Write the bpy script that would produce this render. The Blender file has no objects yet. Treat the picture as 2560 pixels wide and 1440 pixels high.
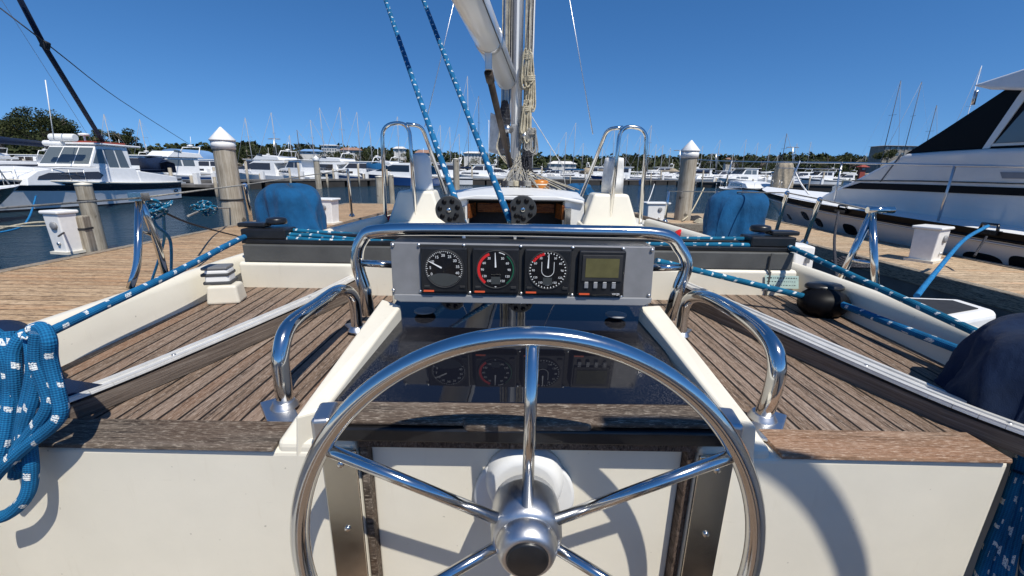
import bpy, math, random
from mathutils import Vector, Matrix
random.seed(7)
R = math.radians
sc = bpy.context.scene
COL = sc.collection
# ------------------------------------------------------------------ camera
F, PITCH, ROLL = 1050.0, R(15.7), R(0.9)
fw = Vector((0, math.cos(PITCH), -math.sin(PITCH)))
up0 = Vector((0, math.sin(PITCH), math.cos(PITCH)))
rt0 = Vector((1, 0, 0))
rt = rt0 * math.cos(ROLL) + up0 * math.sin(ROLL)
up = -rt0 * math.sin(ROLL) + up0 * math.cos(ROLL)
cam = bpy.data.objects.new('camera', bpy.data.cameras.new('camera'))
COL.objects.link(cam)
cam.matrix_world = Matrix((rt, up, -fw)).transposed().to_4x4()
cam.data.sensor_width = 36
cam.data.lens = 36 * F / 2560
cam.data.clip_start = 0.02
cam.data.clip_end = 3000
sc.camera = cam
# ------------------------------------------------------------------ light
SUN_EL, SUN_AZ = R(57), R(147)          # azimuth clockwise from +Y
w = bpy.data.worlds.new('World'); sc.world = w; w.use_nodes = True
nt = w.node_tree; nt.nodes.clear()
sky = nt.nodes.new('ShaderNodeTexSky'); sky.sky_type = 'NISHITA'; sky.sun_disc = False
sky.sun_elevation = SUN_EL; sky.sun_rotation = SUN_AZ
sky.altitude = 1200; sky.air_density = 1.0; sky.dust_density = 0.0; sky.ozone_density = 2.2
hs = nt.nodes.new('ShaderNodeHueSaturation'); hs.inputs['Saturation'].default_value = 1.18
bg = nt.nodes.new('ShaderNodeBackground'); bg.inputs['Strength'].default_value = 0.103
wo = nt.nodes.new('ShaderNodeOutputWorld')
tc = nt.nodes.new('ShaderNodeTexCoord'); vm = nt.nodes.new('ShaderNodeMapping'); vm.inputs['Scale'].default_value = (1, 1, .92); vm.inputs['Location'].default_value = (0, 0, .105)
nt.links.new(tc.outputs['Generated'], vm.inputs['Vector']); nt.links.new(vm.outputs[0], sky.inputs['Vector'])
tint = nt.nodes.new('ShaderNodeMix'); tint.data_type = 'RGBA'; tint.blend_type = 'MULTIPLY'; tint.inputs['Factor'].default_value = 1; tint.inputs[7].default_value = (.84, .955, 1.10, 1)
nt.links.new(sky.outputs[0], tint.inputs[6]); nt.links.new(tint.outputs[2], hs.inputs['Color']); nt.links.new(hs.outputs[0], bg.inputs[0]); nt.links.new(bg.outputs[0], wo.inputs[0])
sd = Vector((math.sin(SUN_AZ) * math.cos(SUN_EL), math.cos(SUN_AZ) * math.cos(SUN_EL), math.sin(SUN_EL)))
sl = bpy.data.lights.new('sun', 'SUN'); sl.energy = 4.6; sl.angle = R(0.5); sl.color = (1.0, 0.955, 0.87)
so = bpy.data.objects.new('sun', sl); COL.objects.link(so)
so.rotation_euler = sd.to_track_quat('Z', 'Y').to_euler(); so.location = (5, -5, 12)
sc.view_settings.view_transform = 'Standard'; sc.view_settings.look = 'None'
sc.view_settings.exposure = 0.14; sc.view_settings.gamma = 1
sc.cycles.max_bounces = 8; sc.cycles.glossy_bounces = 5; sc.cycles.diffuse_bounces = 3
# ------------------------------------------------------------------ pixel -> point (photo pixels, 2560 wide)
def ray(px, py): return fw + rt * ((px - 1280) / F) + up * ((720 - py) / F)
def PY(px, py, y): d = ray(px, py); return d * (y / d.y)
def PZ(px, py, z): d = ray(px, py); return d * (z / d.z)
def PX(px, py, x): d = ray(px, py); return d * (x / d.x)
def PP(px, py, a, b):                       # vertical plane through a, b
    a = Vector(a); b = Vector(b); n = Vector((b.y - a.y, a.x - b.x, 0)); d = ray(px, py)
    return d * (a.dot(n) / d.dot(n))
def proj(P):
    P = Vector(P); k = P.dot(fw); return (1280 + F * P.dot(rt) / k, 720 - F * P.dot(up) / k)
DOCK, WATER = -1.35, -1.95
# ------------------------------------------------------------------ materials
def NT(name):
    m = bpy.data.materials.new(name); m.use_nodes = True
    t = m.node_tree; b = t.nodes['Principled BSDF']; return m, t, b
def N(t, ty, **kw):
    n = t.nodes.new('ShaderNode' + ty)
    for k, v in kw.items():
        if k in n.inputs.keys() if isinstance(k, str) else False: n.inputs[k].default_value = v
        else: setattr(n, k, v)
    return n
def LK(t, a, b): t.links.new(a, b)
def ramp(t, src, stops, interp='LINEAR'):
    r = t.nodes.new('ShaderNodeValToRGB'); r.color_ramp.interpolation = interp
    e = r.color_ramp.elements
    while len(e) < len(stops): e.new(0.5)
    for i, (p, c) in enumerate(stops):
        e[i].position = p; e[i].color = (*c, 1) if len(c) == 3 else c
    LK(t, src, r.inputs[0]); return r
def math_(t, op, a, b=None, c=None, clamp=False):
    n = t.nodes.new('ShaderNodeMath'); n.operation = op; n.use_clamp = clamp
    for i, v in enumerate((a, b, c)):
        if v is None: continue
        if isinstance(v, (int, float)): n.inputs[i].default_value = v
        else: LK(t, v, n.inputs[i])
    return n.outputs[0]
def noise(t, vec, scale, detail=4, rough=.55):
    n = t.nodes.new('ShaderNodeTexNoise'); n.inputs['Scale'].default_value = scale
    n.inputs['Detail'].default_value = detail; n.inputs['Roughness'].default_value = rough
    if vec is not None: LK(t, vec, n.inputs['Vector'])
    return n.outputs['Fac']
def mapping(t, src, scale=(1, 1, 1), rot=(0, 0, 0), loc=(0, 0, 0)):
    m = t.nodes.new('ShaderNodeMapping'); m.inputs['Scale'].default_value = scale
    m.inputs['Rotation'].default_value = rot; m.inputs['Location'].default_value = loc
    LK(t, src, m.inputs['Vector']); return m.outputs[0]
def objc(t): return t.nodes.new('ShaderNodeTexCoord').outputs['Object']
def posn(t): return t.nodes.new('ShaderNodeNewGeometry').outputs['Position']
def bump(t, b, h, strength=.3, dist=.01):
    n = t.nodes.new('ShaderNodeBump'); n.inputs['Strength'].default_value = strength; n.inputs['Distance'].default_value = dist
    LK(t, h, n.inputs['Height']); LK(t, n.outputs[0], b.inputs['Normal']); return n
def mix(t, fac, a, b):
    n = t.nodes.new('ShaderNodeMix'); n.data_type = 'RGBA'
    if isinstance(fac, (int, float)): n.inputs['Factor'].default_value = fac
    else: LK(t, fac, n.inputs['Factor'])
    for s, v in ((n.inputs[6], a), (n.inputs[7], b)):
        if isinstance(v, tuple): s.default_value = (*v, 1)
        else: LK(t, v, s)
    return n.outputs[2]
M = {}
def plain(name, col, rough=.5, metal=0, var=0.0, vs=6, coat=0, bmp=0, bs=60, spec=None):
    m, t, b = NT(name); b.inputs['Roughness'].default_value = rough; b.inputs['Metallic'].default_value = metal
    b.inputs['Coat Weight'].default_value = coat
    if spec is not None: b.inputs['Specular IOR Level'].default_value = spec
    if var:
        f = noise(t, objc(t), vs, 5)
        r = ramp(t, f, [(.3, tuple(c * (1 - var) for c in col)), (.7, tuple(min(1, c * (1 + var * .6)) for c in col))])
        LK(t, r.outputs[0], b.inputs['Base Color'])
    else: b.inputs['Base Color'].default_value = (*col, 1)
    if bmp: bump(t, b, noise(t, objc(t), bs, 4), bmp, .004)
    M[name] = m; return m
def gelcoat(name, col, stain=.5):
    m, t, b = NT(name); p = posn(t)
    big = noise(t, p, 5, 6, .6); fine = noise(t, p, 60, 5, .7)
    c1 = ramp(t, big, [(.35, tuple(c * .93 for c in col)), (.65, col)])
    streak = noise(t, mapping(t, p, (14, 14, 1.6)), 3, 5, .7)
    s = ramp(t, streak, [(.60, (0, 0, 0)), (.78, (1, 1, 1))])
    c2 = mix(t, math_(t, 'MULTIPLY', s.outputs[0], .22 * stain), c1.outputs[0], (.50, .42, .30))
    sp = ramp(t, noise(t, p, 95, 2, .4), [(.76, (0, 0, 0)), (.80, (1, 1, 1))])
    scf = ramp(t, noise(t, mapping(t, p, (3, 9, 26)), 4, 6, .75), [(.66, (0, 0, 0)), (.72, (1, 1, 1))])
    c2 = mix(t, math_(t, 'MULTIPLY', scf.outputs[0], .30 * stain), c2, (.36, .32, .26))
    c3 = mix(t, math_(t, 'MULTIPLY', sp.outputs[0], .6 * stain), c2, (.22, .18, .13))
    LK(t, c3, b.inputs['Base Color'])
    LK(t, math_(t, 'MULTIPLY_ADD', fine, .25, .28), b.inputs['Roughness'])
    bump(t, b, big, .10, .01); M[name] = m; return m
gelcoat('gelcoat', (.77, .72, .60), .9); gelcoat('gelcoat_white', (.74, .74, .72), .3)
gelcoat('boat_white', (.80, .80, .79), .25); gelcoat('boat_cream', (.74, .70, .60), .6)
def wood(name, cols, plank, ang, axis_grain=1, seam=.06, seamcol=(.02, .015, .01), grain=1.0, rough=.75, bs=.5, stag=0):
    """planks run along local Y rotated by ang; seams across X"""
    m, t, b = NT(name); p = mapping(t, posn(t), rot=(0, 0, ang))
    sx = N(t, 'SeparateXYZ'); LK(t, p, sx.inputs[0])
    u = math_(t, 'DIVIDE', sx.outputs[0], plank); fl = math_(t, 'FLOOR', u); fr = math_(t, 'FRACT', u)
    wn = N(t, 'TexWhiteNoise', noise_dimensions='1D'); LK(t, fl, wn.inputs['W'])
    cb = N(t, 'CombineXYZ'); LK(t, math_(t, 'MULTIPLY_ADD', sx.outputs[0], 1, math_(t, 'MULTIPLY', wn.outputs[0], 7)), cb.inputs[0])
    LK(t, sx.outputs[1], cb.inputs[1]); LK(t, sx.outputs[2], cb.inputs[2])
    g1 = noise(t, mapping(t, cb.outputs[0], (90 * grain, 3.2, 40)), 1.0, 6, .65)
    g2 = noise(t, mapping(t, cb.outputs[0], (260 * grain, 9, 90)), 1.0, 4, .7)
    g3 = noise(t, mapping(t, cb.outputs[0], (7, 2.2, 7)), 1.0, 4, .6)
    a = math_(t, 'ADD', math_(t, 'MULTIPLY', g1, .45), math_(t, 'ADD', math_(t, 'MULTIPLY_ADD', wn.outputs[0], .12, .05), math_(t, 'MULTIPLY', g3, .38)))
    r = ramp(t, a, [(.30, cols[0]), (.48, cols[1]), (.62, cols[2]), (.78, cols[3])])
    c = mix(t, ramp(t, g2, [(.36, (1, 1, 1)), (.5, (0, 0, 0))]).outputs[0], r.outputs[0], tuple(v * .45 for v in cols[0]))
    wn2 = N(t, 'TexWhiteNoise', noise_dimensions='1D'); LK(t, math_(t, 'ADD', fl, 31.7), wn2.inputs['W'])
    patch = math_(t, 'MULTIPLY', ramp(t, wn2.outputs[0], [(.45, (0, 0, 0)), (.9, (1, 1, 1))]).outputs[0], ramp(t, noise(t, mapping(t, cb.outputs[0], (9, 1.6, 9)), 1.0, 4, .6), [(.42, (0, 0, 0)), (.6, (1, 1, 1))]).outputs[0])
    c = mix(t, math_(t, 'MULTIPLY', patch, .45), c, (cols[1][0] * 1.25, cols[1][1] * .92, cols[1][2] * .7))
    g4 = noise(t, mapping(t, cb.outputs[0], (420 * grain, 60 * grain, 200)), 1.0, 3, .8)
    c = mix(t, ramp(t, g4, [(.52, (0, 0, 0)), (.68, (.65, .65, .65))]).outputs[0], c, tuple(min(1, v * 1.25) for v in cols[3]))
    c = mix(t, ramp(t, g4, [(.30, (.6, .6, .6)), (.44, (0, 0, 0))]).outputs[0], c, tuple(v * .6 for v in cols[0]))
    wav = math_(t, 'MULTIPLY_ADD', noise(t, p, 9, 3), .05, -.025)
    e = math_(t, 'MINIMUM', fr, math_(t, 'SUBTRACT', 1, fr)); e = math_(t, 'ADD', e, wav)
    sm = math_(t, 'LESS_THAN', e, seam)
    c = mix(t, sm, c, seamcol); LK(t, c, b.inputs['Base Color'])
    b.inputs['Roughness'].default_value = rough; b.inputs['Specular IOR Level'].default_value = .3
    h = math_(t, 'SUBTRACT', math_(t, 'ADD', g1, math_(t, 'MULTIPLY', g2, .7)), math_(t, 'MULTIPLY', sm, 1.2))
    bump(t, b, h, bs, .003); M[name] = m; return m
TK = [(.095, .064, .045), (.19, .13, .09), (.26, .19, .145), (.38, .315, .26)]
wood('teak_outer_port', TK, .038, R(-5), seam=.075, seamcol=(.012, .009, .007)); wood('teak_outer_star', TK, .038, R(5), seam=.085, seamcol=(.012, .009, .007)); wood('teak_inner', TK, .038, 0, seam=.075, seamcol=(.012, .009, .007))
TG = [(.035, .026, .02), (.10, .078, .06), (.19, .15, .12), (.34, .29, .23)]
wood('teak_grey_x', TG, .4, R(90), seam=0.0)
TP = [(.14, .085, .05), (.27, .18, .12), (.38, .27, .19), (.50, .39, .30)]
wood('teak_pale_x', TP, .4, R(90), seam=0.0)
wood('teak_grey_y', [(.10, .078, .062), (.17, .14, .112), (.24, .205, .17), (.32, .28, .24)], .4, 0, seam=0.0)
wood('teak_riser', [(.03, .018, .012), (.075, .05, .036), (.12, .085, .065), (.2, .16, .13)], .4, 0, seam=0.0)
wood('varnished', [(.09, .02, .006), (.16, .045, .012), (.24, .08, .02), (.32, .12, .035)], .5, R(90), seam=0, rough=.25, bs=.1)
DK = [(.19, .115, .06), (.36, .235, .13), (.48, .335, .20), (.60, .45, .30)]
wood('dock_port', DK, .145, R(90), seam=.035, grain=.25, bs=.8)
DK2 = [(.30, .20, .12), (.44, .32, .20), (.55, .42, .28), (.66, .53, .38)]
wood('dock_star', DK2, .145, R(90), seam=.03, grain=.25, bs=.8)
wood('dock_edge', [(.10, .08, .06), (.2, .17, .13), (.3, .26, .2), (.4, .36, .3)], .6, 0, seam=0, grain=.3)
wood('piling', [(.17, .145, .11), (.32, .28, .22), (.42, .38, .31), (.54, .50, .43)], 5, 0, seam=0, grain=.12)
def streaky(name, c0, c1, c2, sc, rough=.85, bs=.4, knots=0):
    m, t, b = NT(name); p = posn(t); n1 = noise(t, mapping(t, p, sc), 1, 6, .65); n2 = noise(t, mapping(t, p, tuple(q * 4 for q in sc)), 1, 4, .7); n3 = noise(t, p, 2.5, 4)
    a = math_(t, 'ADD', math_(t, 'MULTIPLY', n1, .5), math_(t, 'ADD', math_(t, 'MULTIPLY', n2, .25), math_(t, 'MULTIPLY', n3, .25)))
    c = ramp(t, a, [(.35, c0), (.5, c1), (.66, c2)]).outputs[0]
    if knots: c = mix(t, ramp(t, noise(t, p, knots, 2, .4), [(.70, (0, 0, 0)), (.74, (.8, .8, .8))]).outputs[0], c, tuple(v * .4 for v in c0))
    LK(t, c, b.inputs['Base Color']); b.inputs['Roughness'].default_value = rough; b.inputs['Specular IOR Level'].default_value = .25
    bump(t, b, math_(t, 'ADD', n1, math_(t, 'MULTIPLY', n2, .6)), bs, .01); M[name] = m
streaky('riser_wood', (.07, .052, .042), (.16, .125, .10), (.28, .235, .195), (2, 3, 130), bs=.3)
streaky('pile_wood', (.17, .14, .10), (.34, .30, .235), (.50, .46, .385), (14, 14, .7), knots=3.5)
streaky('bronze', (.02, .015, .012), (.05, .038, .03), (.10, .078, .062), (9, 9, 3), rough=.4, bs=.1)
def metal(name, col, rough, scale=40, amt=.1):
    m, t, b = NT(name); b.inputs['Metallic'].default_value = 1; b.inputs['Base Color'].default_value = (*col, 1)
    n = noise(t, posn(t), scale, 4, .6)
    LK(t, math_(t, 'MULTIPLY_ADD', n, amt, rough), b.inputs['Roughness']); bump(t, b, n, .03, .002); M[name] = m
metal('stainless', (.64, .635, .62), .07, 50, .10); metal('stainless_dull', (.62, .62, .62), .28, 60, .15)
metal('steel_plate', (.70, .66, .58), .10, 25, .16); metal('aluminium', (.70, .69, .67), .24, 120, .12); plain('strip_metal', (.66, .65, .62), .38, metal=.25, var=.12, vs=30)
plain('brushed', (.235, .235, .24), .55, metal=.2, var=.18, vs=14)
# rope: UV u = length in metres, v = around
def rope(name, c1, c2, fleck, per=22, dens=.17):
    m, t, b = NT(name); uv = N(t, 'TexCoord').outputs['UV']
    s = N(t, 'SeparateXYZ'); LK(t, uv, s.inputs[0]); u, v = s.outputs[0], s.outputs[1]
    wob = math_(t, 'ADD', noise(t, mapping(t, uv, (30, 3, 1)), 1, 3), math_(t, 'MULTIPLY', noise(t, mapping(t, uv, (6, 0, 1)), 1, 2), 2.2))
    ph = math_(t, 'ADD', math_(t, 'MULTIPLY', u, per), math_(t, 'MULTIPLY', v, .35))
    ph = math_(t, 'ADD', ph, math_(t, 'MULTIPLY', wob, .55))
    f1 = math_(t, 'LESS_THAN', math_(t, 'FRACT', ph), dens * 1.25)
    f2 = math_(t, 'LESS_THAN', math_(t, 'FRACT', math_(t, 'ADD', math_(t, 'MULTIPLY', v, 3), math_(t, 'MULTIPLY', math_(t, 'FLOOR', ph), .37))), .5)
    f3 = math_(t, 'GREATER_THAN', noise(t, mapping(t, uv, (420, 26, 1)), 1, 2), .43)
    fl = math_(t, 'MULTIPLY', math_(t, 'MULTIPLY', f1, f2), f3)
    br1 = math_(t, 'SINE', math_(t, 'ADD', math_(t, 'MULTIPLY', u, 900), math_(t, 'MULTIPLY', v, 44)))
    br2 = math_(t, 'SINE', math_(t, 'SUBTRACT', math_(t, 'MULTIPLY', u, 900), math_(t, 'MULTIPLY', v, 44)))
    br = math_(t, 'MULTIPLY', br1, br2)
    base = mix(t, math_(t, 'MULTIPLY_ADD', br, .5, .5), c1, c2)
    dirt = ramp(t, noise(t, posn(t), 18, 4), [(.4, (.75, .75, .75)), (.65, (1.1, 1.1, 1.1))])
    mm = t.nodes.new('ShaderNodeMix'); mm.data_type = 'RGBA'; mm.blend_type = 'MULTIPLY'; mm.inputs['Factor'].default_value = 1
    LK(t, base, mm.inputs[6]); LK(t, dirt.outputs[0], mm.inputs[7])
    LK(t, mix(t, fl, mm.outputs[2], fleck), b.inputs['Base Color']); b.inputs['Roughness'].default_value = .85
    b.inputs['Specular IOR Level'].default_value = .2
    bump(t, b, math_(t, 'ADD', br, math_(t, 'MULTIPLY', noise(t, posn(t), 500, 2), 2)), .45, .0014); M[name] = m
rope('rope_blue', (.004, .075, .20), (.014, .18, .38), (.70, .72, .70), 19, .15)
rope('rope_teal', (.003, .085, .18), (.012, .19, .33), (.70, .72, .70), 24, .16)
rope('rope_plain_blue', (.01, .13, .33), (.02, .22, .48), (.1, .35, .6), 40, .1)
rope('rope_grey', (.26, .25, .22), (.46, .44, .40), (.12, .12, .14), 35, .12)
rope('rope_cream', (.46, .40, .28), (.64, .58, .44), (.3, .22, .12), 30, .1)
rope('rope_dark', (.02, .02, .025), (.06, .06, .07), (.2, .2, .2), 30, .1)
def canvas(name, col, wr=.5):
    m, t, b = NT(name); p = posn(t)
    f = noise(t, p, 9, 5, .6); fade = ramp(t, f, [(.35, tuple(c * .75 for c in col)), (.7, tuple(c * 1.25 for c in col))])
    LK(t, fade.outputs[0], b.inputs['Base Color']); b.inputs['Roughness'].default_value = .85; b.inputs['Specular IOR Level'].default_value = .25
    b.inputs['Sheen Weight'].default_value = .05
    h = math_(t, 'ADD', noise(t, mapping(t, p, (1, 1, .5)), 14, 3), math_(t, 'MULTIPLY', noise(t, p, 700, 2), .08))
    bump(t, b, h, wr, .02); M[name] = m
canvas('canvas_blue', (.003, .07, .18), .9); canvas('canvas_navy', (.003, .014, .045), .8); canvas('canvas_tan', (.36, .30, .22)); canvas('canvas_white', (.72, .71, .68), .3)
plain('black_plastic', (.012, .012, .013), .35, var=.3, vs=40, bmp=.1); plain('black_matte', (.02, .02, .021), .7, var=.3, vs=30, bmp=.25)
plain('sheave', (.035, .036, .036), .5, var=.3, vs=60, bmp=.2, bs=200)
plain('track_grey', (.085, .085, .08), .55, var=.25, vs=9, bmp=.15)
plain('dark_glass', (.012, .014, .016), .04, spec=.9); plain('tinted', (.035, .03, .028), .05, spec=.9)
plain('grey_glass', (.10, .12, .13), .08, spec=.9)
plain('mast_far', (.30, .31, .33), .6, var=.1); plain('mast_dark', (.05, .055, .065), .6); plain('yacht_black', (.004, .004, .005), .45, spec=.12); plain('navy_paint', (.006, .009, .022), .15, coat=.5); plain('black_paint', (.004, .004, .006), .2, coat=.4)
plain('blue_paint', (.02, .07, .22), .2, coat=.5); plain('antifoul', (.012, .012, .016), .6, var=.2)
plain('white_paint', (.80, .80, .79), .4, var=.05); plain('white_plastic', (.80, .79, .76), .35, var=.06, vs=14)
plain('cream_plastic', (.70, .65, .54), .4, var=.08); plain('groove_dark', (.055, .057, .06), .6); plain('grey_plastic', (.24, .245, .255), .45, var=.1)
plain('red_plastic', (.62, .02, .02), .3); plain('orange_plastic', (.50, .17, .02), .35, var=.15, vs=20); plain('orange_bar', (.7, .10, .03), .5)
plain('fender_grey', (.16, .16, .165), .5, var=.1); plain('pier_grey', (.14, .13, .12), .85, var=.4, vs=3, bmp=.4, bs=14); plain('concrete', (.26, .24, .21), .85, var=.3, vs=4, bmp=.4, bs=20)
plain('pier_dark', (.03, .027, .024), .8, var=.4, vs=1.2, bmp=.3, bs=12); plain('dock_fascia', (.10, .10, .098), .75, var=.35, vs=3, bmp=.4, bs=14)
plain('rust_red', (.28, .05, .03), .6, var=.3); plain('sail_white', (.74, .73, .70), .7, var=.06, vs=8)
plain('lcd_green', (.115, .105, .045), .2, var=.15, vs=40); plain('lcd_grey', (.05, .055, .055), .2); plain('dial_white', (.8, .8, .78), .5)
plain('dial_red', (.6, .02, .02), .4); plain('dial_green', (.01, .09, .045), .4); plain('dial_black', (.008, .008, .009), .12)
plain('mast_paint', (.76, .76, .76), .3, var=.05, coat=.3); plain('boom_paint', (.74, .735, .71), .28, coat=.4, var=.04, vs=5)
plain('roof_tile', (.30, .17, .12), .8, var=.2, vs=2); plain('wall_paint', (.66, .64, .60), .8, var=.1, vs=1); plain('blue_roof', (.16, .30, .52), .6, var=.1, vs=.5)
plain('bark', (.16, .13, .10), .9, var=.4, vs=3, bmp=.6, bs=14); plain('boat_grey', (.74, .71, .66), .14, coat=.4, var=.04, vs=2)
m, t, b = NT('acrylic'); b.inputs['Base Color'].default_value = (.006, .0065, .010, 1); b.inputs['Specular IOR Level'].default_value = .75
p = posn(t); g = noise(t, p, 420, 2, .6); sx = N(t, 'SeparateXYZ'); LK(t, p, sx.inputs[0])
ax = math_(t, 'ABSOLUTE', math_(t, 'SUBTRACT', sx.outputs[0], .01))
cor = math_(t, 'MULTIPLY', math_(t, 'SUBTRACT', math_(t, 'ADD', ax, math_(t, 'MULTIPLY', noise(t, p, 7, 4), .16)), .24), 9, clamp=True)
dust = math_(t, 'MULTIPLY', ramp(t, g, [(.50, (0, 0, 0)), (.62, (1, 1, 1))]).outputs[0], math_(t, 'MULTIPLY_ADD', cor, .32, .008))
LK(t, mix(t, dust, (.006, .0065, .010), (.15, .14, .135)), b.inputs['Base Color'])
LK(t, math_(t, 'MULTIPLY_ADD', cor, .13, .025), b.inputs['Roughness']); bump(t, b, noise(t, p, 12, 2), .03, .004); M['acrylic'] = m
# water
m, t, b = NT('sea_water'); p = posn(t)
b.inputs['Base Color'].default_value = (.010, .034, .055, 1); b.inputs['Roughness'].default_value = .06; b.inputs['IOR'].default_value = 1.33
h = math_(t, 'ADD', math_(t, 'MULTIPLY', noise(t, mapping(t, p, (.8, 1.5, 1), (0, 0, R(12))), 1.3, 5, .6), 1.0), math_(t, 'MULTIPLY', noise(t, mapping(t, p, (1, 2.2, 1)), 5, 4, .6), .5))
bump(t, b, h, 1.0, .24); M['sea_water'] = m
def foliage(name, c0, c1):
    m, t, b = NT(name); p = posn(t); f = noise(t, p, 1.1, 4, .7)
    oi = t.nodes.new('ShaderNodeNewGeometry').outputs['Random Per Island']
    a = math_(t, 'ADD', math_(t, 'MULTIPLY', f, .6), math_(t, 'MULTIPLY', oi, .4))
    LK(t, ramp(t, a, [(.3, c0), (.7, c1)]).outputs[0], b.inputs['Base Color']); b.inputs['Roughness'].default_value = .8
    b.inputs['Specular IOR Level'].default_value = .15; M[name] = m
foliage('leaf_dark', (.012, .020, .008), (.055, .064, .024)); foliage('leaf_mid', (.02, .032, .012), (.10, .105, .04))
plain('hill_ground', (.035, .042, .02), .9, var=.4, vs=.1)
# ------------------------------------------------------------------ object helpers
offs = {}
def tag(o, label=None, cat=None, group=None, kind=None):
    for k, v in (('label', label), ('category', cat), ('group', group), ('kind', kind)):
        if v: o[k] = v
    return o
def thing(name, label, cat, loc=(0, 0, 0), rz=0, group=None):
    o = bpy.data.objects.new(name, None); COL.objects.link(o); o.location = loc; o.rotation_euler = (0, 0, rz)
    o.empty_display_size = .2; offs[o.name] = Vector(loc) if rz == 0 else Vector((0, 0, 0)); return tag(o, label, cat, group)
class MB:
    def __init__(s): s.v = []; s.f = []; s.sm = []; s.uv = {}; s.mi = []
    def add(s, vs, fs, smooth=False, uvs=None):
        b = len(s.v); s.v += [Vector(q) for q in vs]
        for f in fs:
            s.f.append([b + i for i in f]); s.sm.append(smooth)

        return b
    def box(s, c, d, rot=None, taper=1.0):
        x, y, z = (q / 2 for q in d); k = taper
        vs = [(-x, -y, -z), (x, -y, -z), (x, y, -z), (-x, y, -z), (-x * k, -y * k, z), (x * k, -y * k, z), (x * k, y * k, z), (-x * k, y * k, z)]
        Mx = rot if rot else Matrix.Identity(3)
        s.add([Mx @ Vector(q) + Vector(c) for q in vs], [(3, 2, 1, 0), (4, 5, 6, 7), (0, 1, 5, 4), (1, 2, 6, 5), (2, 3, 7, 6), (3, 0, 4, 7)]); return s
    def hexa(s, b4, t4):
        s.add(list(b4) + list(t4), [(3, 2, 1, 0), (4, 5, 6, 7), (0, 1, 5, 4), (1, 2, 6, 5), (2, 3, 7, 6), (3, 0, 4, 7)]); return s
    def prism(s, poly, off, smooth=False):
        """poly: list of 3D points (planar), extruded by vector off"""
        n = len(poly); off = Vector(off); vs = [Vector(q) for q in poly] + [Vector(q) + off for q in poly]
        s.add(vs, [tuple(range(n - 1, -1, -1)), tuple(range(n, 2 * n))] + [(i, (i + 1) % n, n + (i + 1) % n, n + i) for i in range(n)], smooth); return s
    def tube(s, pts, r, n=12, caps=True, closed=False, samples=0, r2=None):
        pts = [Vector(q) for q in pts]
        if samples: pts = smoothpath(pts, samples, closed)
        m = len(pts); rr = r if isinstance(r, (list, tuple)) else None
        T = []
        for i in range(m):
            a = pts[(i - 1) % m] if closed or i > 0 else pts[0]; c = pts[(i + 1) % m] if closed or i < m - 1 else pts[-1]
            T.append((c - a).normalized() if (c - a).length > 1e-9 else Vector((0, 0, 1)))
        nrm = T[0].orthogonal().normalized(); base = len(s.v); ln = 0; L = []
        for i in range(m):
            if i > 0:
                ln += (pts[i] - pts[i - 1]).length
                ax = T[i - 1].cross(T[i])
                if ax.length > 1e-9: nrm = Matrix.Rotation(T[i - 1].angle(T[i]), 3, ax) @ nrm
            nrm = (nrm - T[i] * nrm.dot(T[i])).normalized(); bi = T[i].cross(nrm); L.append(ln)
            k = rr[min(i, len(rr) - 1)] if rr else r
            if rr and len(rr) == 2: k = rr[0] + (rr[1] - rr[0]) * i / max(1, m - 1)
            for j in range(n):
                a = 2 * math.pi * j / n; s.v.append(pts[i] + (nrm * math.cos(a) + bi * math.sin(a)) * k)
        for i in range(m if closed else m - 1):
            i2 = (i + 1) % m; l2 = L[i2] if i2 else ln + (pts[0] - pts[-1]).length
            for j in range(n):
                j2 = (j + 1) % n
                s.f.append([base + i * n + j, base + i * n + j2, base + i2 * n + j2, base + i2 * n + j]); s.sm.append(True)
                s.uv[len(s.f) - 1] = [(L[i], j / n), (L[i], (j + 1) / n), (l2, (j + 1) / n), (l2, j / n)]
        if caps and not closed:
            s.f.append([base + j for j in range(n - 1, -1, -1)]); s.sm.append(False)
            s.f.append([base + (m - 1) * n + j for j in range(n)]); s.sm.append(False)
        return s
    def lathe(s, prof, c=(0, 0, 0), n=24, axis=(0, 0, 1), smooth=True, sx=1, sy=1):
        q = Vector((0, 0, 1)).rotation_difference(Vector(axis)).to_matrix(); c = Vector(c); base = len(s.v); m = len(prof)
        for (r, z) in prof:
            for j in range(n):
                a = 2 * math.pi * j / n; s.v.append(c + q @ Vector((r * math.cos(a) * sx, r * math.sin(a) * sy, z)))
        for i in range(m - 1):
            for j in range(n):
                j2 = (j + 1) % n; s.f.append([base + i * n + j, base + i * n + j2, base + (i + 1) * n + j2, base + (i + 1) * n + j]); s.sm.append(smooth)
        for i, rev in ((0, True), (m - 1, False)):
            if prof[i][0] > 1e-5:
                f = [base + i * n + j for j in range(n)]; s.f.append(f[::-1] if rev else f); s.sm.append(False)
        return s
    def grid(s, rows, smooth=True, close=False):
        n = len(rows[0]); base = len(s.v)
        for r_ in rows: s.v += [Vector(q) for q in r_]
        for i in range(len(rows) - 1):
            for j in range(n if close else n - 1):
                j2 = (j + 1) % n; s.f.append([base + i * n + j, base + i * n + j2, base + (i + 1) * n + j2, base + (i + 1) * n + j]); s.sm.append(smooth)
        return s
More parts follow.
